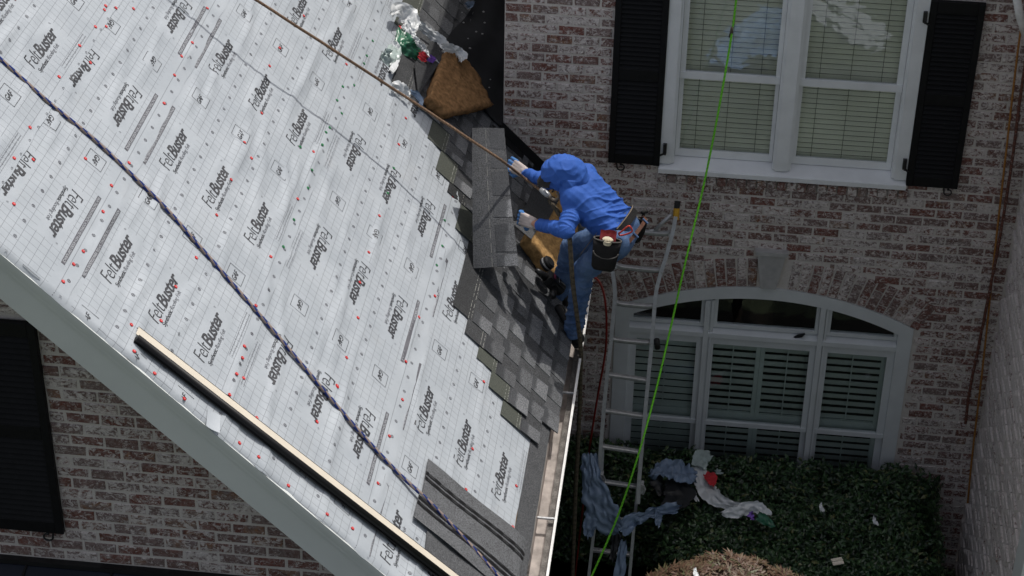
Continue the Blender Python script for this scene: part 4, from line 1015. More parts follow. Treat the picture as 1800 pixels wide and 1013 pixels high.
# ------------------------------------------------------------------ crumpled plastic
def crumple(path, widths, seed, amp=.03, nu=None, nv=12, wdir=None, fold=3.0, rag=.03):
    P = smooth_path(path, 8); W = np.interp(np.linspace(0, 1, len(P)), np.linspace(0, 1, len(widths)), widths); b = B(); n = len(P)
    wd = Vector(wdir) if wdir is not None else None
    def f(i, j):
        k = min(int(round(i*(n-1))), n-1); p = P[k]; t = (P[min(k+1, n-1)]-P[max(k-1, 0)]).normalized()
        a = wd - t*wd.dot(t) if wd else t.cross(Vector((.2, -.8, .55))); a.normalize(); nn = t.cross(a)
        jj = (j-.5)*(1+rag*8*noise.noise(Vector((i*23+seed, j > .5, 0)))*(1 if abs(j-.5) > .45 else 0))
        q = p + a*W[k]*jj
        z = Vector((i*len(P)*.16+seed*3.1, j*fold, seed))
        r = abs(noise.noise(z*1.0))*1.6 - .5 + abs(noise.noise(z*2.3+Vector((5, 0, 0))))*.9
        end = (1 if .02 < i < .98 else 1)*rag*noise.noise(Vector((j*17, seed, i*3)))*(1 if i < .02 or i > .98 else 0)
        return q + nn*(amp*r) + t*end*2 + a*(amp*.5*noise.noise(z*1.7+Vector((0, 8, 0))))
    b.grid(f, n-1, nv); return b
def onY(L, Y): return [on_y(x, y, Y) for x, y in L]
wr = thing('torn_wrapper', 'torn white and green plastic shingle wrapper trailing over the shingles', 'wrapper', loc=on_roof(720, 70, .1))
R_ = lambda L, h: [on_roof(x, y, h) for x, y in L]
crumple(R_([(688, 24), (704, 17), (718, 30), (722, 44), (716, 54)], .10), [.04, .12, .17, .12, .08], 1, .035, nv=14).build('white_film', M['wrap'], wr, True)
crumple(R_([(720, 36), (735, 44), (752, 56), (768, 68), (778, 82), (778, 96)], .09), [.05, .07, .07, .09, .13, .05], 2, .025).build('white_film', M['wrap'], wr, True)
crumple(R_([(778, 84), (792, 85), (803, 88), (812, 98), (809, 106)], .16), [.06, .07, .06, .09, .03], 3, .02).build('white_film', M['wrap'], wr, True)
crumple(R_([(712, 42), (720, 56), (726, 66), (734, 78), (745, 86), (752, 98)], .11), [.07, .08, .06, .07, .05, .03], 4, .025).build('white_film', M['wrap'], wr, True)
crumple(R_([(706, 50), (710, 68), (714, 80), (728, 92), (742, 100), (758, 104)], .07), [.06, .13, .15, .10, .08, .05], 5, .020).build('green_film', M['wrap_g'], wr, True)
crumple(R_([(738, 94), (744, 100), (750, 104)], .10), [.055, .07, .05], 6, .008).build('red_film', M['wrap_r'], wr, True)
crumple(R_([(754, 102), (760, 104), (766, 103)], .10), [.05, .06, .02], 7, .012).build('purple_film', M['wrap_p'], wr, True)
crumple(R_([(704, 44), (702, 62)], .03), [.018, .022], 8, .004, nv=4).build('red_tape', M['wrap_r'], wr, True)
crumple(R_([(766, 106), (772, 114), (774, 119)], .08), [.02, .012, .02], 9, .006, nv=4).build('white_film', M['wrap'], wr, True)
w2 = thing('torn_wrapper', 'small clear greenish wrapper scrap crumpled over the felt lettering', 'wrapper', loc=on_roof(685, 95, .06))
crumple(R_([(676, 92), (682, 100), (690, 96), (694, 80)], .05), [.04, .13, .14, .08], 12, .03).build('clear_film', M['wrap_c'], w2, True)
crumple(R_([(690, 78), (697, 92), (694, 112), (688, 126)], .05), [.09, .07, .05, .04], 13, .02).build('white_film', M['wrap'], w2, True)
w3 = thing('torn_wrapper', 'white plastic scrap caught where the tan rope crosses the felt edge', 'wrapper', loc=on_roof(708, 162, .05))
crumple(R_([(688, 152), (700, 155), (712, 164), (718, 172)], .06), [.04, .10, .10, .04], 15, .025).build('white_film', M['wrap'], w3, True)
crumple(R_([(722, 162), (732, 166), (740, 178), (736, 188)], .05), [.03, .05, .04, .03], 16, .012).build('clear_film', M['tarp'], w3, True)
sc = crumple(R_([(820, 10), (826, 8), (834, 4)], .08), [.05, .06, .01], 17, .012, nv=5).build('paper_scrap', M['tarp'], None, True); tag(sc, 'pale scrap of film on the black membrane', 'scrap')
for i, (x, y) in enumerate(((812, 22), (850, 21), (852, 40), (837, 56), (848, 60), (823, 68), (826, 85), (862, 140), (860, 154), (815, 40))):
    b = B(); p = on_roof(x, y, .07); r = .004+.003*random.random(); b.ball(p, (r*1.5, r, r), 6, 4); tag(b.build('debris_crumb', M['stone']), 'pale crumb of debris on the black membrane', 'debris', 'crumbs on the black membrane')
# things out on the lawn that the upper window mirrors
for (px, w, lb, mt) in (((1340, 95), 1.5, 'pale blue plastic sheet on the lawn, mirrored in the upper window', 'bluesheet'), ((1545, 60), .5, 'white board on the lawn, mirrored at the top of the right sash', 'wrap')):
    p = on_y(px[0], px[1], .05); d = Vector(p)-Vector(CAM); d.y = -d.y; q = p + d*((GZ+.05-p.z)/d.z)
    if mt == 'wrap': q = on_y(1470, 35, .05); d = Vector(q)-Vector(CAM); d.y = -d.y; q = q + d*((GZ+.05-q.z)/d.z); bb = B(); bb.box(-.15, .15, -.9, .9, -.03, .0, Matrix.Translation(q) @ Matrix.Rotation(rad(-35), 4, 'Z')); bb.box(-.12, .12, -.7, .7, .005, .03, Matrix.Translation(q+Vector((.25, -.2, 0))) @ Matrix.Rotation(rad(-28), 4, 'Z')); tag(bb.build('board', M['paper']), lb, 'board')
    else: tag(crumple([q+Vector((-.55, .5, .1)), q+Vector((-.2, .1, .16)), q+Vector((.05, -.4, .14)), q+Vector((.2, -1.1, .05))], [.3, .8, .8, .4], 77, .12, nv=14, wdir=(.6, .8, 0)).build('plastic_sheet', M['bluesheet'], None, True), lb, 'plastic sheet')
# ------------------------------------------------------------------ ladder
lad = thing('ladder', 'aluminium extension ladder with flared walk-through top leaning at the house wall', 'ladder', loc=(-.3, -1.5, GZ))
def LY(py): return -0.20 - (py-360)/640*1.05
def lp(x, y, d=0): return on_y(x, y, LY(y)+d)
def rail(pts, w=.030, d=0.0, name='rail', mat='alu', dep=.06):
    P = smooth_path([lp(x, y, d) for x, y in pts], 5); b = B(); n = len(P)
    for i, p in enumerate(P):
        t = (P[min(i+1, n-1)]-P[max(i-1, 0)]).normalized(); a = Vector((1, 0, 0)); a = (a-t*a.dot(t)).normalized(); c = t.cross(a)
        for u, v in ((-w/2, -dep/2), (w/2, -dep/2), (w/2, dep/2), (-w/2, dep/2)): b.v.append(tuple(p+a*u+c*v))
    for i in range(n-1):
        for k in range(4): b.f.append((i*4+k, i*4+(k+1) % 4, i*4+4+(k+1) % 4, i*4+4+k))
    b.f += [(3, 2, 1, 0), tuple((n-1)*4+k for k in range(4))]; return b.build(name, M[mat], lad)
rail([(1077, 476), (1081, 510), (1080, 537), (1074, 600), (1067, 663), (1060, 740), (1053, 830), (1051, 862)])
rail([(1188, 380), (1182, 410), (1171, 450), (1158, 492), (1152, 525), (1146, 600), (1140, 663), (1131, 760), (1124, 840), (1122, 884)])
rail([(1060, 780), (1056, 850), (1046, 920), (1034, 1022)], .024, .045); rail([(1128, 790), (1122, 850), (1115, 920), (1106, 1022)], .024, .045)
def rung(xl, yl, xr, yr, h=.028, bow=False, d=0.0):
    a, e = lp(xl, yl, d), lp(xr, yr, d); b = B(); t = (e-a).normalized(); dp = Vector((0, -1, 0)); up = dp.cross(t).normalized(); up = up if up.z > 0 else -up
    n = 12; P = []
    for i in range(n+1):
        u = i/n; p = a.lerp(e, u)
        if bow: p = p + up*(.018*(2*u-1)**6)
        P.append(p)
    prof = [(-.022, 0), (-.022, .008), (-.012, .012), (.012, .012), (.022, .008), (.022, -.010), (.010, -h+.006), (-.010, -h+.006), (-.022, -.008)]
    for p in P:
        for x, z in prof: b.v.append(tuple(p + Vector((0, 1, 0))*x + up*z))
    m = len(prof)
    for i in range(n):
        for k in range(m): b.f.append((i*m+k, i*m+(k+1) % m, (i+1)*m+(k+1) % m, (i+1)*m+k))
    b.f += [tuple(range(m-1, -1, -1)), tuple(n*m+k for k in range(m))]
    r = b.build('rung', M['alu'], lad)
    if bow:
        for q, z in ((a, -.03), (e, -.03)):
            s = B(); s.tube([q+up*.004-t*.0, q+up*(-.018)+t*(.035 if q is a else -.035)], .010, 6); s.tube([q+Vector((0, -.034, 0)), q+Vector((0, .034, 0))], .010, 6); s.build('rung_bracket', M['alu_w'], r)
    else:
        for k in range(2): s = B(); s.box(-.5, .5, -.0235, -.0222, 0, .003); s.v = [tuple(a.lerp(e, .5)+t*(v[0]*(e-a).length*.98)+Vector((0, 1, 0))*v[1]+up*(v[2]+.002-.010*k)) for v in s.v]; s.build('tread_rib', M['alu_w'], r)
    return r
rung(1124, 407, 1177, 411, .03, True); rung(1083, 468, 1164, 476, .03, True); rung(1082, 533, 1151, 539, .03, True); rung(1073, 596, 1145, 603, .03, True)
for xl, yl, xr, yr in ((1069, 658, 1137, 668), (1062, 721, 1130, 731), (1055, 784, 1124, 794)): rung(xl, yl, xr, yr)
for xl, yl, xr, yr in ((1058, 846, 1120, 855), (1048, 908, 1113, 917), (1041, 966, 1107, 974), ): rung(xl, yl, xr, yr, .028, False, .045)
b = B(); b.tube([lp(1151, 405), lp(1166, 390), lp(1181, 377)], .016, 8); b.tube([lp(1135, 408), lp(1151, 405)], .014, 8); b.build('brace', M['alu'], lad, True)
b = B(); b.tube([lp(1188, 386), lp(1189.5, 366)], .025, 10); b.build('end_sleeve', M['yellow'], lad)
b = B(); b.tube([lp(1189.5, 367), lp(1191, 354)], .023, 10); b.build('end_cap', M['rubber'], lad)
b = B(); p = lp(1154, 602); b.tube([p+Vector((.0, -.02, .04)), p+Vector((.012, -.02, -.04))], .024, 10); b.build('bumper', M['rubber'], lad, True)
for x, y in ((1051, 858), (1122, 876)):
    b = B(); p = lp(x+6, y-20, .02); b.box(p.x-.016, p.x+.016, p.y-.03, p.y+.03, p.z-.05, p.z+.04); b.tube([p+Vector((.014, -.03, .04)), p+Vector((.030, -.03, 0)), p+Vector((.014, -.03, -.05))], .008, 6); b.build('rung_lock', M['alu_w'], lad)

# ------------------------------------------------------------------ hedge and maple
def leaves(n, pts, nrm, size, ratio, droop=.25):
    vs = []; fs = []
    for i in range(n):
        p, d = pts[i], nrm[i]; L = size*RNG.uniform(.7, 1.3); w = L*ratio
        a = Vector(RNG.normal(0, 1, 3)); d = Vector(d) + Vector(RNG.normal(0, .55, 3)); d.normalize(); a = (a - d*a.dot(d)).normalized(); c = d.cross(a); p = Vector(p); k = len(vs)
        mid = p + a*L*.5 + d*(L*.06); tip = p + a*L - d*(L*droop)
        vs += [tuple(p), tuple(mid+c*w*.5-d*L*.05), tuple(tip), tuple(mid-c*w*.5-d*L*.05), tuple(mid)]
        fs += [(k, k+1, k+4), (k+1, k+2, k+4), (k+2, k+3, k+4), (k+3, k, k+4)]
    return vs, fs
HX0, HX1, HY0, HY1, HT = -0.75, 2.44, -1.80, -0.10, -2.70
def hfront(x): t = min(1, max(0, (x-.10)/.35)); return -0.66 + (HY0+.66)*t*t*(3-2*t)       # the ladder stands before the narrower left end
def htop(x, y):
    e = min(1, max(0, (x-HX0)/.25)); f = min(1, max(0, (HX1-x)/.30)); g = min(1, max(0, (y-hfront(x))/.35))
    return HT + .14*noise.noise(Vector((x*2.3, y*2.3, 1))) + .07*noise.noise(Vector((x*6, y*6, 4))) - .25*(1-f)**2 - .18*(1-g)**2 - .12*(1-e)**2 + .06*min(1, max(0, (y+.5)/.4))
hed = thing('hedge', 'dark green leafy hedge under the arched window', 'hedge', loc=((HX0+HX1)/2, -.9, GZ))
P_, N_ = [], []
for i in range(34000):
    x, y = RNG.uniform(HX0, HX1+.02), RNG.uniform(HY0, HY1)
    if y < hfront(x): continue
    P_.append((x, y, htop(x, y) - abs(RNG.normal(0, .055)) + .015)); N_.append((0, -.15, 1))
for i in range(5000):
    y, z = RNG.uniform(HY0, HY1), RNG.uniform(GZ, HT); P_.append((HX1+.02*noise.noise(Vector((y*5, z*5, 0)))*4 - abs(RNG.normal(0, .05)), y, z)); N_.append((1, -.3, .3))
for i in range(8000):
    x, z = RNG.uniform(HX0, HX1), RNG.uniform(GZ+.3, HT); P_.append((x, hfront(x)-.02+abs(RNG.normal(0, .05)), z)); N_.append((0, -1, .4))
vs, fs = leaves(len(P_), P_, N_, .064, .42); me = bpy.data.meshes.new('foliage'); me.from_pydata(vs, [], fs); me.materials.append(M['hedge']); tag(link('foliage', me, hed), kind='stuff')
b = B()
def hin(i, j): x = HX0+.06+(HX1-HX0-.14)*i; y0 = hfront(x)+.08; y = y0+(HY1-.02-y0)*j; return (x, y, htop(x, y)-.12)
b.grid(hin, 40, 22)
for k in range(20): xa = HX0+.08+(HX1-HX0-.2)*k/20; b.box(xa, xa+(HX1-HX0-.2)/20+.001*(k % 2), hfront(xa)+.11, HY1+.001*(k % 3), GZ, HT-.30-.001*(k % 2)); b.build('dark_core', M['soil'], hed)  # added dark filler as the hedge's shaded inside, no branches modelled
for i in range(70):
    b = B(); x = RNG.uniform(HX0, HX1); y = RNG.uniform(hfront(x), HY1); z = htop(x, y); b.tube([(x, y, z-.15), (x+RNG.normal(0, .03), y+RNG.normal(0, .03), z+.02)], .003, 4)
    if i == 0: tw = B()
    tw.add(b.v, b.f)
tag(tw.build('twigs', M['twig'], hed), kind='stuff')
mc = on_y(1290, 998, -2.6); mp = thing('maple_shrub', 'low reddish-brown lace-leaf maple in front of the hedge', 'shrub', loc=(mc.x, mc.y, GZ))
vs, fs = [], []
def mtop(a, r): return .10*noise.noise(Vector((math.cos(a)*r*3, math.sin(a)*r*3, 2)))
for i in range(1700):
    a = RNG.uniform(0, 2*math.pi); r = math.sqrt(RNG.uniform(0, 1)); el = math.sqrt(max(0, 1-r*r*.96))
    lump = .75+.35*abs(math.sin(a*2.5+.6))*1.0
    c = Vector((mc.x + .60*r*math.cos(a)*lump, mc.y-.10 + .42*r*math.sin(a), mc.z - .32 + .38*el*(.82+.25*noise.noise(Vector((r*3*math.cos(a)*1.3, r*3*math.sin(a), 0)))) - abs(RNG.normal(0, .02))))
    up = Vector((r*math.cos(a)*.8, r*math.sin(a)*.8-.2, .8)).normalized(); t = Vector(RNG.normal(0, 1, 3)); t = (t-up*t.dot(up)).normalized(); s = up.cross(t); lift_ = RNG.uniform(-.2, 1.0); L0 = RNG.uniform(.075, .135)
    for q in range(5):
        g = (q-2)*.52; d = (t*math.cos(g)+s*math.sin(g)+up*(lift_+RNG.uniform(-.2, .2))).normalized(); L = L0*(1-.12*abs(q-2)); w = d.cross(up).normalized()*L*.075; k = len(vs)
        vs += [tuple(c), tuple(c+d*L*.45+w), tuple(c+d*L-up*L*.25), tuple(c+d*L*.45-w)]; fs += [(k, k+1, k+2, k+3)]
me = bpy.data.meshes.new('foliage'); me.from_pydata(vs, [], fs); me.materials.append(M['maple']); tag(link('foliage', me, mp), kind='stuff')
b = B(); b.tube([(mc.x, mc.y, GZ), (mc.x+.03, mc.y, GZ+.5), (mc.x-.02, mc.y-.05, mc.z-.3)], [.05, .04, .025], 8)
for i in range(9): a = i*.7; b.tube([(mc.x, mc.y, GZ+.55), (mc.x+.25*math.cos(a), mc.y+.18*math.sin(a), mc.z-.22), (mc.x+.5*math.cos(a), mc.y+.32*math.sin(a), mc.z-.14)], [.02, .012, .005], 6)
b.build('trunk', M['twig'], mp, True)

# ------------------------------------------------------------------ debris in the hedge and on the ladder
tp = thing('plastic_sheet', 'blue-grey plastic sheet draped over the lower ladder rungs', 'plastic sheet', loc=lp(1060, 880, -.05))
crumple([lp(1037, 798, -.06), lp(1040, 840, -.10), lp(1050, 880, -.12), lp(1066, 915, -.12), lp(1090, 932, -.10)], [.10, .16, .24, .26, .13], 21, .05, nv=16, wdir=(1, 0, .15), fold=4).build('film', M['tarp'], tp, True)
crumple([lp(1090, 932, -.10), lp(1112, 915, -.08), lp(1135, 905, -.06), lp(1160, 898, -.04), lp(1194, 892, -.03)], [.14, .12, .07, .08, .09], 22, .04, nv=10, fold=3).build('film', M['tarp'], tp, True)
crumple([lp(1158, 896, -.03), lp(1157, 912, -.05), lp(1156, 926, -.07)], [.06, .06, .03], 23, .02, nv=6).build('film', M['tarp'], tp, True)
crumple([lp(1042, 905, -.12), lp(1036, 925, -.13), lp(1034, 943, -.13)], [.09, .12, .05], 24, .03, nv=8).build('film', M['tarp'], tp, True)
t2 = thing('plastic_sheet', 'blue-grey plastic sheet crumpled on the hedge right of the ladder', 'plastic sheet', loc=on_z(1190, 830, -2.5))
crumple([on_z(1143, 838, -2.47), on_z(1160, 826, -2.42), on_z(1185, 826, -2.42), on_z(1205, 834, -2.44), on_z(1224, 838, -2.46)], [.10, .18, .20, .20, .12], 25, .05, nv=12, wdir=(0, 1, .1)).build('film', M['tarp'], t2, True)
t3 = thing('plastic_sheet', 'narrow blue-grey plastic strip hanging at the foot of the ladder', 'plastic sheet', loc=lp(1092, 985, -.1))
crumple([lp(1097, 950, -.08), lp(1092, 985, -.10), lp(1086, 1025, -.12)], [.05, .08, .10], 26, .03, nv=8, wdir=(1, 0, 0)).build('film', M['tarp'], t3, True)
t4 = tag(crumple([on_z(1150, 862, -2.52), on_z(1170, 850, -2.50), on_z(1195, 868, -2.50), on_z(1175, 895, -2.50)], [.12, .22, .25, .14], 27, .025, nv=8, wdir=(1, .6, 0)).build('plastic_sheet', M['tarp_k'], None, True), 'black plastic sheet on the hedge beside the ladder', 'plastic sheet')
t6 = tag(crumple([lp(1085, 935, -.06), lp(1080, 962, -.07), lp(1076, 985, -.08)], [.08, .06, .04], 28, .02, nv=6, wdir=(1, 0, 0)).build('plastic_sheet', M['tarp_k'], None, True), 'black plastic sheet hanging from the lowest visible rung', 'plastic sheet')
HZ = -2.53
w4 = thing('torn_wrapper', 'white and red plastic wrapper curled on the hedge', 'wrapper', loc=on_z(1255, 850, HZ))
crumple([on_z(1250, 800, HZ+.1), on_z(1234, 806, HZ+.1), on_z(1228, 822, HZ+.05)], [.05, .16, .12], 31, .02, nv=8).build('clear_film', M['wrap_c'], w4, True)
crumple([on_z(1226, 818, HZ+.03), on_z(1236, 848, HZ), on_z(1250, 870, HZ), on_z(1270, 884, HZ), on_z(1302, 890, HZ)], [.10, .13, .14, .10, .06], 32, .03, nv=10).build('white_film', M['wrap'], w4, True)
crumple([on_z(1246, 832, HZ+.05), on_z(1250, 842, HZ+.05), on_z(1252, 854, HZ+.04)], [.10, .10, .04], 33, .012, nv=6).build('red_film', M['wrap_r'], w4, True)
crumple([on_z(1258, 828, HZ+.05), on_z(1268, 830, HZ+.05)], [.05, .03], 34, .012, nv=6).build('clear_film', M['wrap_c'], w4, True)
w5 = thing('torn_wrapper', 'white and purple plastic wrapper lying right of the curled one', 'wrapper', loc=on_z(1310, 900, HZ))
crumple([on_z(1268, 903, HZ), on_z(1290, 900, HZ+.02), on_z(1315, 894, HZ+.03), on_z(1335, 893, HZ+.03), on_z(1348, 910, HZ)], [.03, .10, .10, .09, .10], 35, .025, nv=8).build('white_film', M['wrap'], w5, True)
crumple([on_z(1317, 908, HZ+.05), on_z(1326, 906, HZ+.05)], [.06, .07], 36, .01, nv=5).build('purple_film', M['wrap_p'], w5, True)
crumple([on_z(1330, 906, HZ+.03), on_z(1345, 914, HZ+.01), on_z(1360, 926, HZ-.02)], [.07, .08, .03], 37, .015, nv=6).build('green_film', M['wrap_g'], w5, True)
for i, (x, y, lb) in enumerate(((1222, 873, 'small white scrap of film below the curled wrapper'), (1443, 892, 'small white scrap in the middle of the hedge'), (1537, 915, 'small white scrap far right in the hedge'), (1222, 1006, 'white scrap of film on the maple'))):
    zz_ = HZ if i < 3 else mc.z+.06
    p = on_z(x, y, zz_); tag(crumple([p+Vector((0, .03, .01)), p, p+Vector((.015, -.045, 0))], [.015, .03, .035], 40+i, .012, nv=5).build('film_scrap', M['wrap'], None, True), lb, 'scrap')
b = B(); p = on_z(1472, 987, HZ-.04); Mx = Matrix.Translation(p) @ Matrix.Rotation(rad(22), 4, 'Z') @ Matrix.Rotation(rad(15), 4, 'X'); b.box(-.045, .045, -.03, .03, -.004, .004, Mx); b.box(-.045, .045, .0, .006, .004, .012, Mx); tag(b.build('wood_scrap', M['cream']), 'pale flat offcut lying on the front of the hedge', 'scrap')
b = B(); p = on_y(1405, 590, .02); b.add([p+Vector(v) for v in ((-.045, -.015, -.012), (-.01, -.02, .018), (.045, -.03, .035), (.02, -.02, -.004), (-.03, -.012, -.022), (-.045, .0, -.016), (-.01, .0, .012), (.04, .0, .03), (.02, .0, -.008), (-.03, .0, -.026))], [(0,1,2,3,4), (9,8,7,6,5), (0,5,6,1), (1,6,7,2), (2,7,8,3), (3,8,9,4), (4,9,5,0)]); tag(b.build('shingle_scrap', M['membrane']), 'black scrap lying on the transom of the arched window', 'scrap')
# ------------------------------------------------------------------ the worker
J_ = {k: on_y(*v) for k, v in dict(pelvis=(1090, 412, -1.68), waist=(1078, 391, -1.655), chest=(1020, 335, -1.60), neck=(1006, 318, -1.57), head=(987, 304, -1.56),
      shN=(1009, 364, -1.71), shF=(1032, 309, -1.44), elN=(995, 405, -1.88), wrN=(938, 393, -1.63), knuN=(917, 385, -1.56), elF=(964, 320, -1.32), wrF=(921, 303, -1.20), knuF=(903, 292, -1.16),
      hipN=(1082, 428, -1.80), knN=(1026, 476, -1.63), anN=(1008, 580, -1.67), hipF=(1094, 408, -1.55), knF=(1006, 432, -1.42), anF=(984, 514, -1.31)).items()}
TMP = bpy.data.scenes.new('workshop')
def capsule(b, p0, r0, p1, r1, n=14):
    p0, p1 = Vector(p0), Vector(p1); t = (p1-p0); L = t.length; t = t.normalized() if L > 1e-6 else Vector((0, 0, 1))
    a = t.cross(Vector((.3, .2, .93))).normalized(); c = t.cross(a); base = len(b.v); rows = []
    for k in range(1, 5): g = math.pi/2*k/4; rows.append((p0 - t*r0*math.cos(g), r0*math.sin(g)))
    for k in range(4): g = math.pi/2*k/4; rows.append((p1 + t*r1*math.sin(g), r1*math.cos(g)))
    b.v.append(tuple(p0-t*r0))
    for p, r in rows:
        for k in range(n): g = 2*math.pi*k/n; b.v.append(tuple(p+(a*math.cos(g)+c*math.sin(g))*r))
    b.v.append(tuple(p1+t*r1)); m = len(rows); e = base+1+m*n
    for k in range(n):
        b.f.append((base, base+1+(k+1) % n, base+1+k)); b.f.append((e, base+1+(m-1)*n+k, base+1+(m-1)*n+(k+1) % n))
        for j in range(m-1): q = base+1+j*n+k; q2 = base+1+j*n+(k+1) % n; b.f.append((q, q2, q2+n, q+n))
def blob(name, caps, vox, it, mat, parent, post=None, balls=()):
    b = B()
    for c in caps: capsule(b, *c)
    for c, r, R in balls: b.ball(c, r, 20, 14, R)
    me = b.mesh('tmp'); o = bpy.data.objects.new('tmp', me); TMP.collection.objects.link(o)
    m = o.modifiers.new('r', 'REMESH'); m.mode = 'VOXEL'; m.voxel_size = vox; m.use_smooth_shade = True
    s = o.modifiers.new('s', 'SMOOTH'); s.iterations = it; s.factor = .5
    vl = TMP.view_layers[0]; vl.update(); dg = vl.depsgraph; ev = o.evaluated_get(dg); out = bpy.data.meshes.new_from_object(ev); bpy.data.objects.remove(o)
    out.name = name
    if post:
        nr = [Vector(q.vector) for q in out.vertex_normals]; co = [v.co.copy() for v in out.vertices]
        out.vertices.foreach_set('co', np.array([c + n*post(c) for c, n in zip(co, nr)]).ravel()); out.update()
    out.materials.clear(); out.materials.append(M[mat]); out.shade_smooth()
    return link(name, out, parent)
sp = (J_['chest']-J_['waist']).normalized(); la = (J_['shF']-J_['shN']); la = (la - sp*la.dot(sp)).normalized(); bk = sp.cross(la); bk = bk if bk.y < 0 else -bk     # spine, across (near to far), out of the back
person = thing('person', 'worker in a blue hooded top and jeans crouching at the roof edge, holding a shingle', 'person', loc=RW(-1.55, -.15))
hd = (Vector((-.74, .14, -.60))).normalized(); hup = (Vector((-.5, -.1, .85)) - hd*Vector((-.5, -.1, .85)).dot(hd)).normalized(); hs = hd.cross(hup)
def hand(wr, kn, across, curl, scale=1.0, thumb_side=1):
    d = (kn-wr).normalized(); a = (across - d*across.dot(d)).normalized(); n = d.cross(a); n = n if n.dot(curl) > 0 else -n
    palm = []; fing = []
    for q in (-.034, -.011, .011, .034): palm.append((wr+a*q*.6, .020, kn+a*q, .0155))
    for q, L in ((-.040, .070), (-.013, .085), (.014, .090), (.041, .080)):
        k0 = kn+a*q; k1 = k0+d*L*.42+n*.008; k2 = k1+d*L*.26+n*L*.30; k3 = k2+d*L*.02+n*L*.30
        fing += [(k0, .0122, k1, .0115), (k1, .0112, k2, .0105), (k2, .0104, k3, .0088)]
    t0 = wr+(kn-wr)*.35+a*.030*thumb_side+n*.006; t1 = t0+a*.030*thumb_side+d*.028+n*.014; t2 = t1+d*.030+n*.018
    fing += [(t0, .015, t1, .0135), (t1, .0125, t2, .0105)]
    return palm, fing
upi = Vector(-AX[1])
pN, fN = hand(J_['wrN'], J_['knuN'], upi, Vector((0, .75, -.66)), 1, -1); pF, fF = hand(J_['wrF'], J_['knuF'], upi+Vector((.4, 0, 0)), Vector((0, .75, -.66)), 1, -1)
W_ = J_; thin = lambda L, k: [(a, r*k, c, q*k) for a, r, c, q in L]
legs = [(W_['hipN'], .095, W_['knN'], .066), (W_['knN'], .062, W_['anN'], .042), (W_['hipF'], .095, W_['knF'], .066), (W_['knF'], .062, W_['anF'], .042)]
def foot(an, y0, s0, y1, s1): return [(RW(y0, s0, .052), .045, RW(y1, s1, .042), .036), (an, .045, RW(y0, s0, .06), .046)]
ftN = foot(W_['anN'], -1.66, -.225, -1.50, -.02); ftF = foot(W_['anF'], -1.32, -.06, -1.17, .14)
torso = [(W_['pelvis']+la*q*.8, .10, W_['waist']+la*q, .098) for q in (-.07, 0, .07)] + [(W_['waist']+la*q, .098, W_['chest']+la*q*1.15, .105) for q in (-.075, 0, .075)]
body_caps = thin(torso, .86) + thin(legs, .92) + thin(ftN+ftF, .85) + [(W_['shN'], .055, W_['elN'], .042), (W_['elN'], .042, W_['wrN'], .027), (W_['shF'], .055, W_['elF'], .042), (W_['elF'], .042, W_['wrF'], .027), (W_['chest'], .07, W_['neck'], .055), (W_['neck'], .052, W_['head'], .06)] + thin(pN, .85) + thin(fN, .8) + thin(pF, .85) + thin(fF, .8)
H_ = W_['head']
face = [(H_+hd*.088-hup*.010, .012, H_+hd*.100-hup*.030, .015), (H_+hd*.062-hup*.075, .036, H_+hd*.050-hup*.080, .036), (H_+hd*.080-hup*.058-hs*.015, .008, H_+hd*.080-hup*.058+hs*.015, .008)]
face += [(H_+hs*.078*q-hup*.005, .014, H_+hs*.082*q-hup*.035, .010) for q in (-1, 1)]
RH = Matrix((hd, hs, hup)).transposed()
blob('body', body_caps+face, .0085, 4, 'skin', person, None, [(H_, (.098, .078, .112), RH)])
e_ = B(); 
for q in (-1, 1): e_.ball(H_+hd*.086+hs*.031*q+hup*.008, .011, 10, 8)
e_.build('eyes', M['paper'], person, True)
blob('hair', [(H_-hd*.02+hup*.03, .085, H_-hd*.03+hup*.0, .085)], .01, 3, 'hair', person)
# hooded top
def crease(q, a):                                   # ridged noise: sharp folds with soft valleys
    r = 1-abs(noise.noise(q))*2.2; return a*(max(0, r)**2.2 - .35)
def fold_top(p):
    q = p-W_['waist']; s = q.dot(sp); l = q.dot(la); n = q.dot(bk); d = .004*noise.noise(p*7)
    for a, e in (('shN', 'elN'), ('elN', 'wrN'), ('shF', 'elF'), ('elF', 'wrF')):
        v = W_[e]-W_[a]; L = v.length; t = (p-W_[a]).dot(v)/v.length_squared; r = (p-W_[a]-v*min(1, max(0, t)))
        if (0.25 if a[0] == 's' else 0) < t < 1 and r.length < .095:
            return d + crease(Vector((t*L*22, r.dot(sp)*7, r.dot(la)*7+a.count('F')*9)), .010)
    u = s*.86 + l*.5; w = l*.86 - s*.5
    k = min(1, max(.25, 1.25-abs(s-.06)/.26))
    d = d + crease(Vector((u*13+1.5*noise.noise(p*3), w*2.6, n*2.6)), .015*k) + crease(Vector((u*27, w*6, n*5+7)), .006*k)
    return d
arm = [(W_['shN'], .078, W_['elN'], .060), (W_['elN'], .058, W_['elN'].lerp(W_['wrN'], .82), .040), (W_['shF'], .076, W_['elF'], .058), (W_['elF'], .056, W_['elF'].lerp(W_['wrF'], .86), .040)]
yoke = [(W_['shN']+sp*.01, .080, W_['shF']+sp*.01, .080), (W_['chest']+sp*.05-la*.06, .085, W_['chest']+sp*.05+la*.06, .085), (W_['chest'], .10, W_['neck'], .090)]
top_t = [(W_['waist']+la*q+sp*.01, .098, W_['chest']+la*q*1.15, .104) for q in (-.075, -.03, .03, .075)]
blob('hooded_top', top_t+yoke+arm+[(W_['waist']-sp*.035+la*q, .098, W_['waist']+la*q, .100) for q in (-.078, 0, .078)], .006, 6, 'hoodie', person, fold_top)
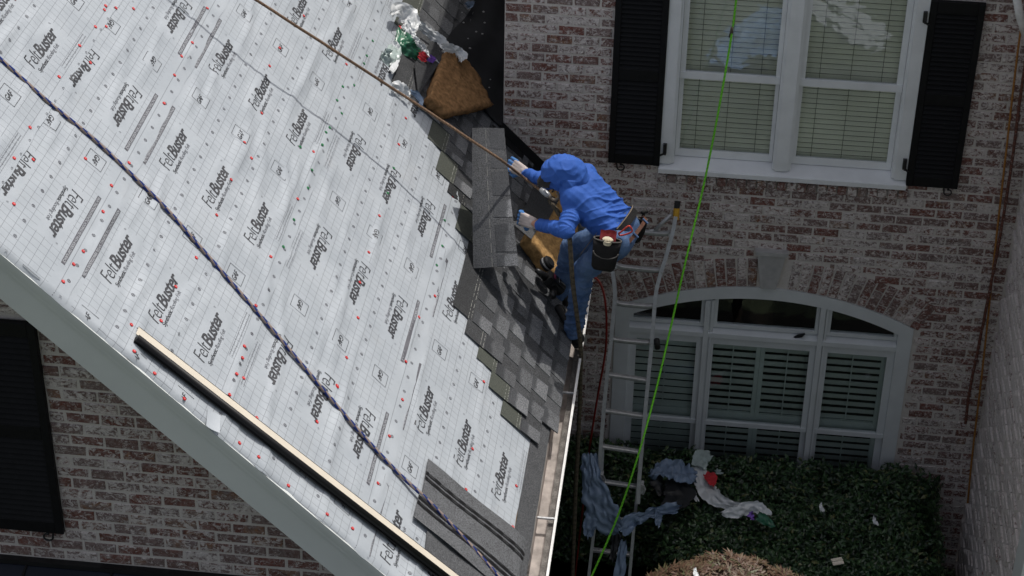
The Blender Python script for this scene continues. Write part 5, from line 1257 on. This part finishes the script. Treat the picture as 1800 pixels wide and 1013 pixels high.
def fold_hood(p):
    q = p-H_; return crease(Vector((q.dot(hd)*9+2*noise.noise(p*5), q.dot(hs)*4, q.dot(hup)*16)), .0065) + crease(Vector((q.dot(hd)*20, q.dot(hs)*9, q.dot(hup)*9)), .005)
blob('hood', [(H_-hd*.012+hup*.010, .120, H_-hd*.055-hup*.04, .115), (H_-hd*.05-hup*.03, .118, W_['neck']+bk*.035, .100), (W_['neck']+bk*.04-la*.07, .060, W_['neck']+bk*.04+la*.06, .060), (H_+hd*.03+hup*.02, .108, H_-hup*.05, .112)], .006, 10, 'hoodie', person, fold_hood)

# seams of the top: thin raised piping
s = B(); s.tube(smooth_path([W_['shN']-la*.075+bk*.03+sp*.03, W_['shN']+bk*.075-la*.03-sp*.03, W_['shN']+bk*.070+la*.02-sp*.085, W_['shN']+bk*.02+la*.0-sp*.12], 6), .0028, 5); s.build('sleeve_seam', M['hoodie'], person, True)
c = B(); c.ball(H_+hd*.02+hup*.045, (.098, .092, .070), 16, 10, RH); cp = c.build('cap', M['cap'], person, True)
c = B()
for i in range(9):
    for j in range(6):
        a = -1.15+2.3*i/8; r = .115+.075*j/5*math.cos(a*.9); c.v.append(tuple(H_+hup*(.050-.012*j/5-.015*abs(a)) + hd*r*math.cos(a)*1.0 + hs*r*math.sin(a)*.9))
for i in range(8):
    for j in range(5): k = i*6+j; c.f.append((k, k+1, k+7, k+6))
c.build('cap_peak', M['cap'], cp, True)
# jeans, belts
def fold_leg(p):
    d = .003*noise.noise(p*9)
    for h, k in (('hipN', 'knN'), ('knN', 'anN'), ('hipF', 'knF'), ('knF', 'anF')):
        v = W_[k]-W_[h]; t = (p-W_[h]).dot(v)/v.length_squared; r = p-W_[h]-v*t
        if 0 < t < 1.15 and r.length < .13:
            kn = (.5+.9*max(0, t-.3)+.7*max(0, .35-t)) if h[0] == 'k' else .45+.6*max(0, t-.55)
            return d + crease(Vector((t*v.length*17+r.x*5, r.y*6, r.z*6+len(h)*3+ord(h[-1]))), .014*kn) + crease(Vector((t*v.length*36, r.x*12, r.z*12)), .005*kn)
    return d
jl = [(W_['hipN'], .110, W_['knN'], .080), (W_['knN'], .078, W_['anN'], .066), (W_['hipF'], .110, W_['knF'], .080), (W_['knF'], .078, W_['anF'], .066)]
seat = [(W_['hipN'], .115, W_['hipF'], .115)] + [(W_['pelvis']+la*q, .108, W_['waist']-sp*.01+la*q, .096) for q in (-.075, 0, .075)] + [(W_['hipN']+bk*.03, .09, W_['hipF']+bk*.03, .09)]
blob('jeans', jl+seat, .0065, 5, 'denim', person, fold_leg)
def band(c, A, Bq, h, th, mat, name, a0=0, a1=2*math.pi, tilt=0.0, parent=person):
    b = B(); n = 48
    for i in range(n+1):
        g = a0+(a1-a0)*i/n; rd = la*math.cos(g)*A + bk*math.sin(g)*Bq; o = (la*math.cos(g)/A + bk*math.sin(g)/Bq).normalized()
        q = c + rd + sp*tilt*math.cos(g)
        for dh, do in ((-h/2, 0), (h/2, 0), (h/2, th), (-h/2, th)): b.v.append(tuple(q+sp*dh+o*do))
    for i in range(n):
        for k in range(4): b.f.append((i*4+k, i*4+(k+1) % 4, i*4+4+(k+1) % 4, i*4+4+k))
    return b.build(name, M[mat], parent)
wc = W_['waist'] - sp*.050
band(wc, .186, .122, .058, .010, 'leather', 'tool_belt')
band(wc+sp*.026, .197, .133, .007, .004, 'webbing', 'harness_strap', .5, 2.2)
band(wc-sp*.095, .196, .140, .026, .006, 'brownleather', 'trouser_belt')
b = B(); 
for g in (1.1, 1.9, 2.6): q = wc-sp*.095+la*math.cos(g)*.206+bk*math.sin(g)*.152; b.tube([q+sp*.022, q-sp*.028], .007, 6)
b.build('belt_loops', M['denim'], person)
# boots
blob('boot', ftN, .007, 3, 'boot', person); blob('boot', ftF, .007, 3, 'boot', person)
for ft in (ftN, ftF):
    a, e = ft[0][0], ft[0][2]; d = (e-a).normalized(); n = Vector((Q2, 0, Q2)); s_ = n.cross(d); b = B()
    pr = [(-.05, -.030), (.02, -.038), (.12, -.036), (.19, -.045), (.255, -.036), (.275, -.010), (.275, .012), (.255, .036), (.19, .044), (.12, .034), (.02, .036), (-.05, .030)]
    vs = [a + d*x + s_*y - n*z for z in (.030, .046) for x, y in pr]; m = len(pr)
    b.add(vs, [tuple(range(m)), tuple(range(2*m-1, m-1, -1))] + [(i, (i+1) % m, m+(i+1) % m, m+i) for i in range(m)]); b.build('boot_sole', M['rubber'], person)
# gloves
for p_, f_ in ((pN, fN), (pF, fF)):
    g = blob('glove', thin(p_, 1.12) + [(p_[1][0].lerp(p_[1][2], -.18), .027, p_[2][0].lerp(p_[2][2], .1), .027)], .0045, 2, 'glove_w', person); blob('glove_fingers', thin(f_, 1.12) + [(a, r, a.lerp(c, -.25), r) for a, r, c, q in f_[::3]], .0035, 1, 'glove_b', g)
# tool pouches
def pouch(c, w, h, d, up, out, label=None):
    up = Vector(up).normalized(); out = Vector(out); out = (out-up*out.dot(up)).normalized(); x = up.cross(out); Mx = Matrix.Translation(c) @ Matrix((x, up, out)).transposed().to_4x4(); b = B()
    for k, (yy, ww, dd) in enumerate(((-.5, .70, .55), (-.40, .86, .95), (-.05, .93, 1.25), (.28, 1.0, 1.10), (.42, 1.03, .86))):
        for i in range(20):
            g = 2*math.pi*i/20; cx, sy = math.cos(g), math.sin(g); q = (abs(cx)**3+abs(sy)**3)**(-1/3); b.v.append(tuple(Mx @ Vector((cx*q*w/2*ww, yy*h, sy*q*d/2*dd))))
    for k in range(4):
        for i in range(20): a = k*20+i; e = k*20+(i+1) % 20; b.f.append((a, e, e+20, a+20))
    b.f.append(tuple(range(19, -1, -1)))
    for i in range(20): b.v.append(tuple(Vector(b.v[80+i])*1.0))
    n0 = len(b.v)
    for i in range(20): v = Mx.inverted() @ Vector(b.v[80+i]); b.v.append(tuple(Mx @ Vector((v.x*.86, v.y-.05, v.z*.80))))
    for i in range(20): a = 80+i; e = 80+(i+1) % 20; b.f.append((a, e, n0+(i+1) % 20, n0+i))
    b.f.append(tuple(n0+i for i in range(20)))
    o = b.build('tool_pouch', M['leather'], person, True)
    if label: o['label'] = label
    t = B(); t.tube([Mx @ Vector((math.cos(2*math.pi*i/24)*w/2*1.0, .42*h+.004, math.sin(2*math.pi*i/24)*d/2)) for i in range(25)], .0055, 6); t.build('pouch_rim', M['greyfab'], o, True)
    return o, Mx
pc = on_y(1064, 446, -1.95); po, PM = pouch(pc, .190, .235, .10, (.10, .22, .97), (.05, -.95, .25), 'large black tool pouch on the left hip')
f = B(); f.tube([PM @ Vector((-.085*math.cos(math.pi*i/14), .03-.045*math.sin(math.pi*i/14), .058)) for i in range(15)], .005, 6); f.build('pouch_pocket_edge', M['greyfab'], po, True)
r_ = B(); r_.grid(lambda i, j: PM @ Vector((-.055+.110*i, .075+.080*j, .006-.03*j+.020*math.sin(i*7+1)+.012*math.sin(j*5))), 12, 8); r_.grid(lambda i, j: PM @ Vector((-.055+.110*i, .075+.080*j, -.012-.03*j+.012*math.sin(i*5+1))), 6, 6); r_.build('red_cloth', M['redcloth'], po, True)
cbl = B(); cbl.tube([PM @ Vector((0.0, .085, .022)), PM @ Vector((0, .112, .030))], .036, 20)
for i in range(20):
    for rr_ in (.034, .022, .010): g = 2*math.pi*i/20+rr_*50; cbl.ball(PM @ Vector((rr_*math.cos(g), .113, .030+rr_*math.sin(g)*.95)), .0045, 6, 4)
cbl.build('nail_coil', M['coil'], po)
p2 = on_y(1122, 404, -1.50); po2, PM2 = pouch(p2, .085, .19, .075, (.25, .30, .92), (.85, -.5, .1), 'small dark pouch on the right hip')
b = B(); b.tube([PM2 @ Vector((0, .05, 0)), PM2 @ Vector((.005, .14, .0))], .012, 8); b.tube([PM2 @ Vector((-.03, .13, 0)), PM2 @ Vector((.035, .135, .0))], .012, 8); b.build('hammer_handle', M['leather'], po2, True)
b = B(); L = [on_y(1085, 412, -1.86), on_y(1090, 409, -1.86), on_y(1101, 400, -1.86), on_y(1106, 402, -1.86), on_y(1108, 409, -1.86), on_y(1098, 414, -1.86), on_y(1087, 416, -1.86), on_y(1085, 412, -1.86)]
b.tube(smooth_path([p+bk*.02 for p in L], 4), .0062, 7); b.build('carabiner', M['redmetal'], person, True)
b = B(); b.grid(lambda i, j: on_y(1022+28*i-3*j, 446-36*i+6*j-2, -1.93+.03*i), 8, 2); b.grid(lambda i, j: on_y(1022+28*i-3*j, 446-36*i+6*j-2, -1.925+.03*i), 8, 2); b.build('hanging_strap', M['webbing'], person)
# rope grab and chest gear
b = B(); a, e = on_y(950, 333, -1.40), on_y(967, 346, -1.45); b.tube([a, a.lerp(e, .3), a.lerp(e, .7), e], [.016, .022, .022, .014], 10); b.build('rope_grab', M['alu'], person, True)
b = B(); b.tube(smooth_path([on_y(958, 330, -1.42), on_y(967, 327, -1.44), on_y(974, 331, -1.46), on_y(970, 338, -1.46)], 5), .007, 7); b.ball(on_y(964, 328, -1.45), .012, 8, 6); b.build('rope_grab_lever', M['iron'], person, True)
b = B(); b.tube(smooth_path([on_y(966, 346, -1.46), on_y(975, 352, -1.5), on_y(983, 346, -1.52), on_y(979, 338, -1.5)], 5), .010, 8); b.build('lanyard', M['webbing'], person, True)

bpy.data.scenes.remove(TMP)
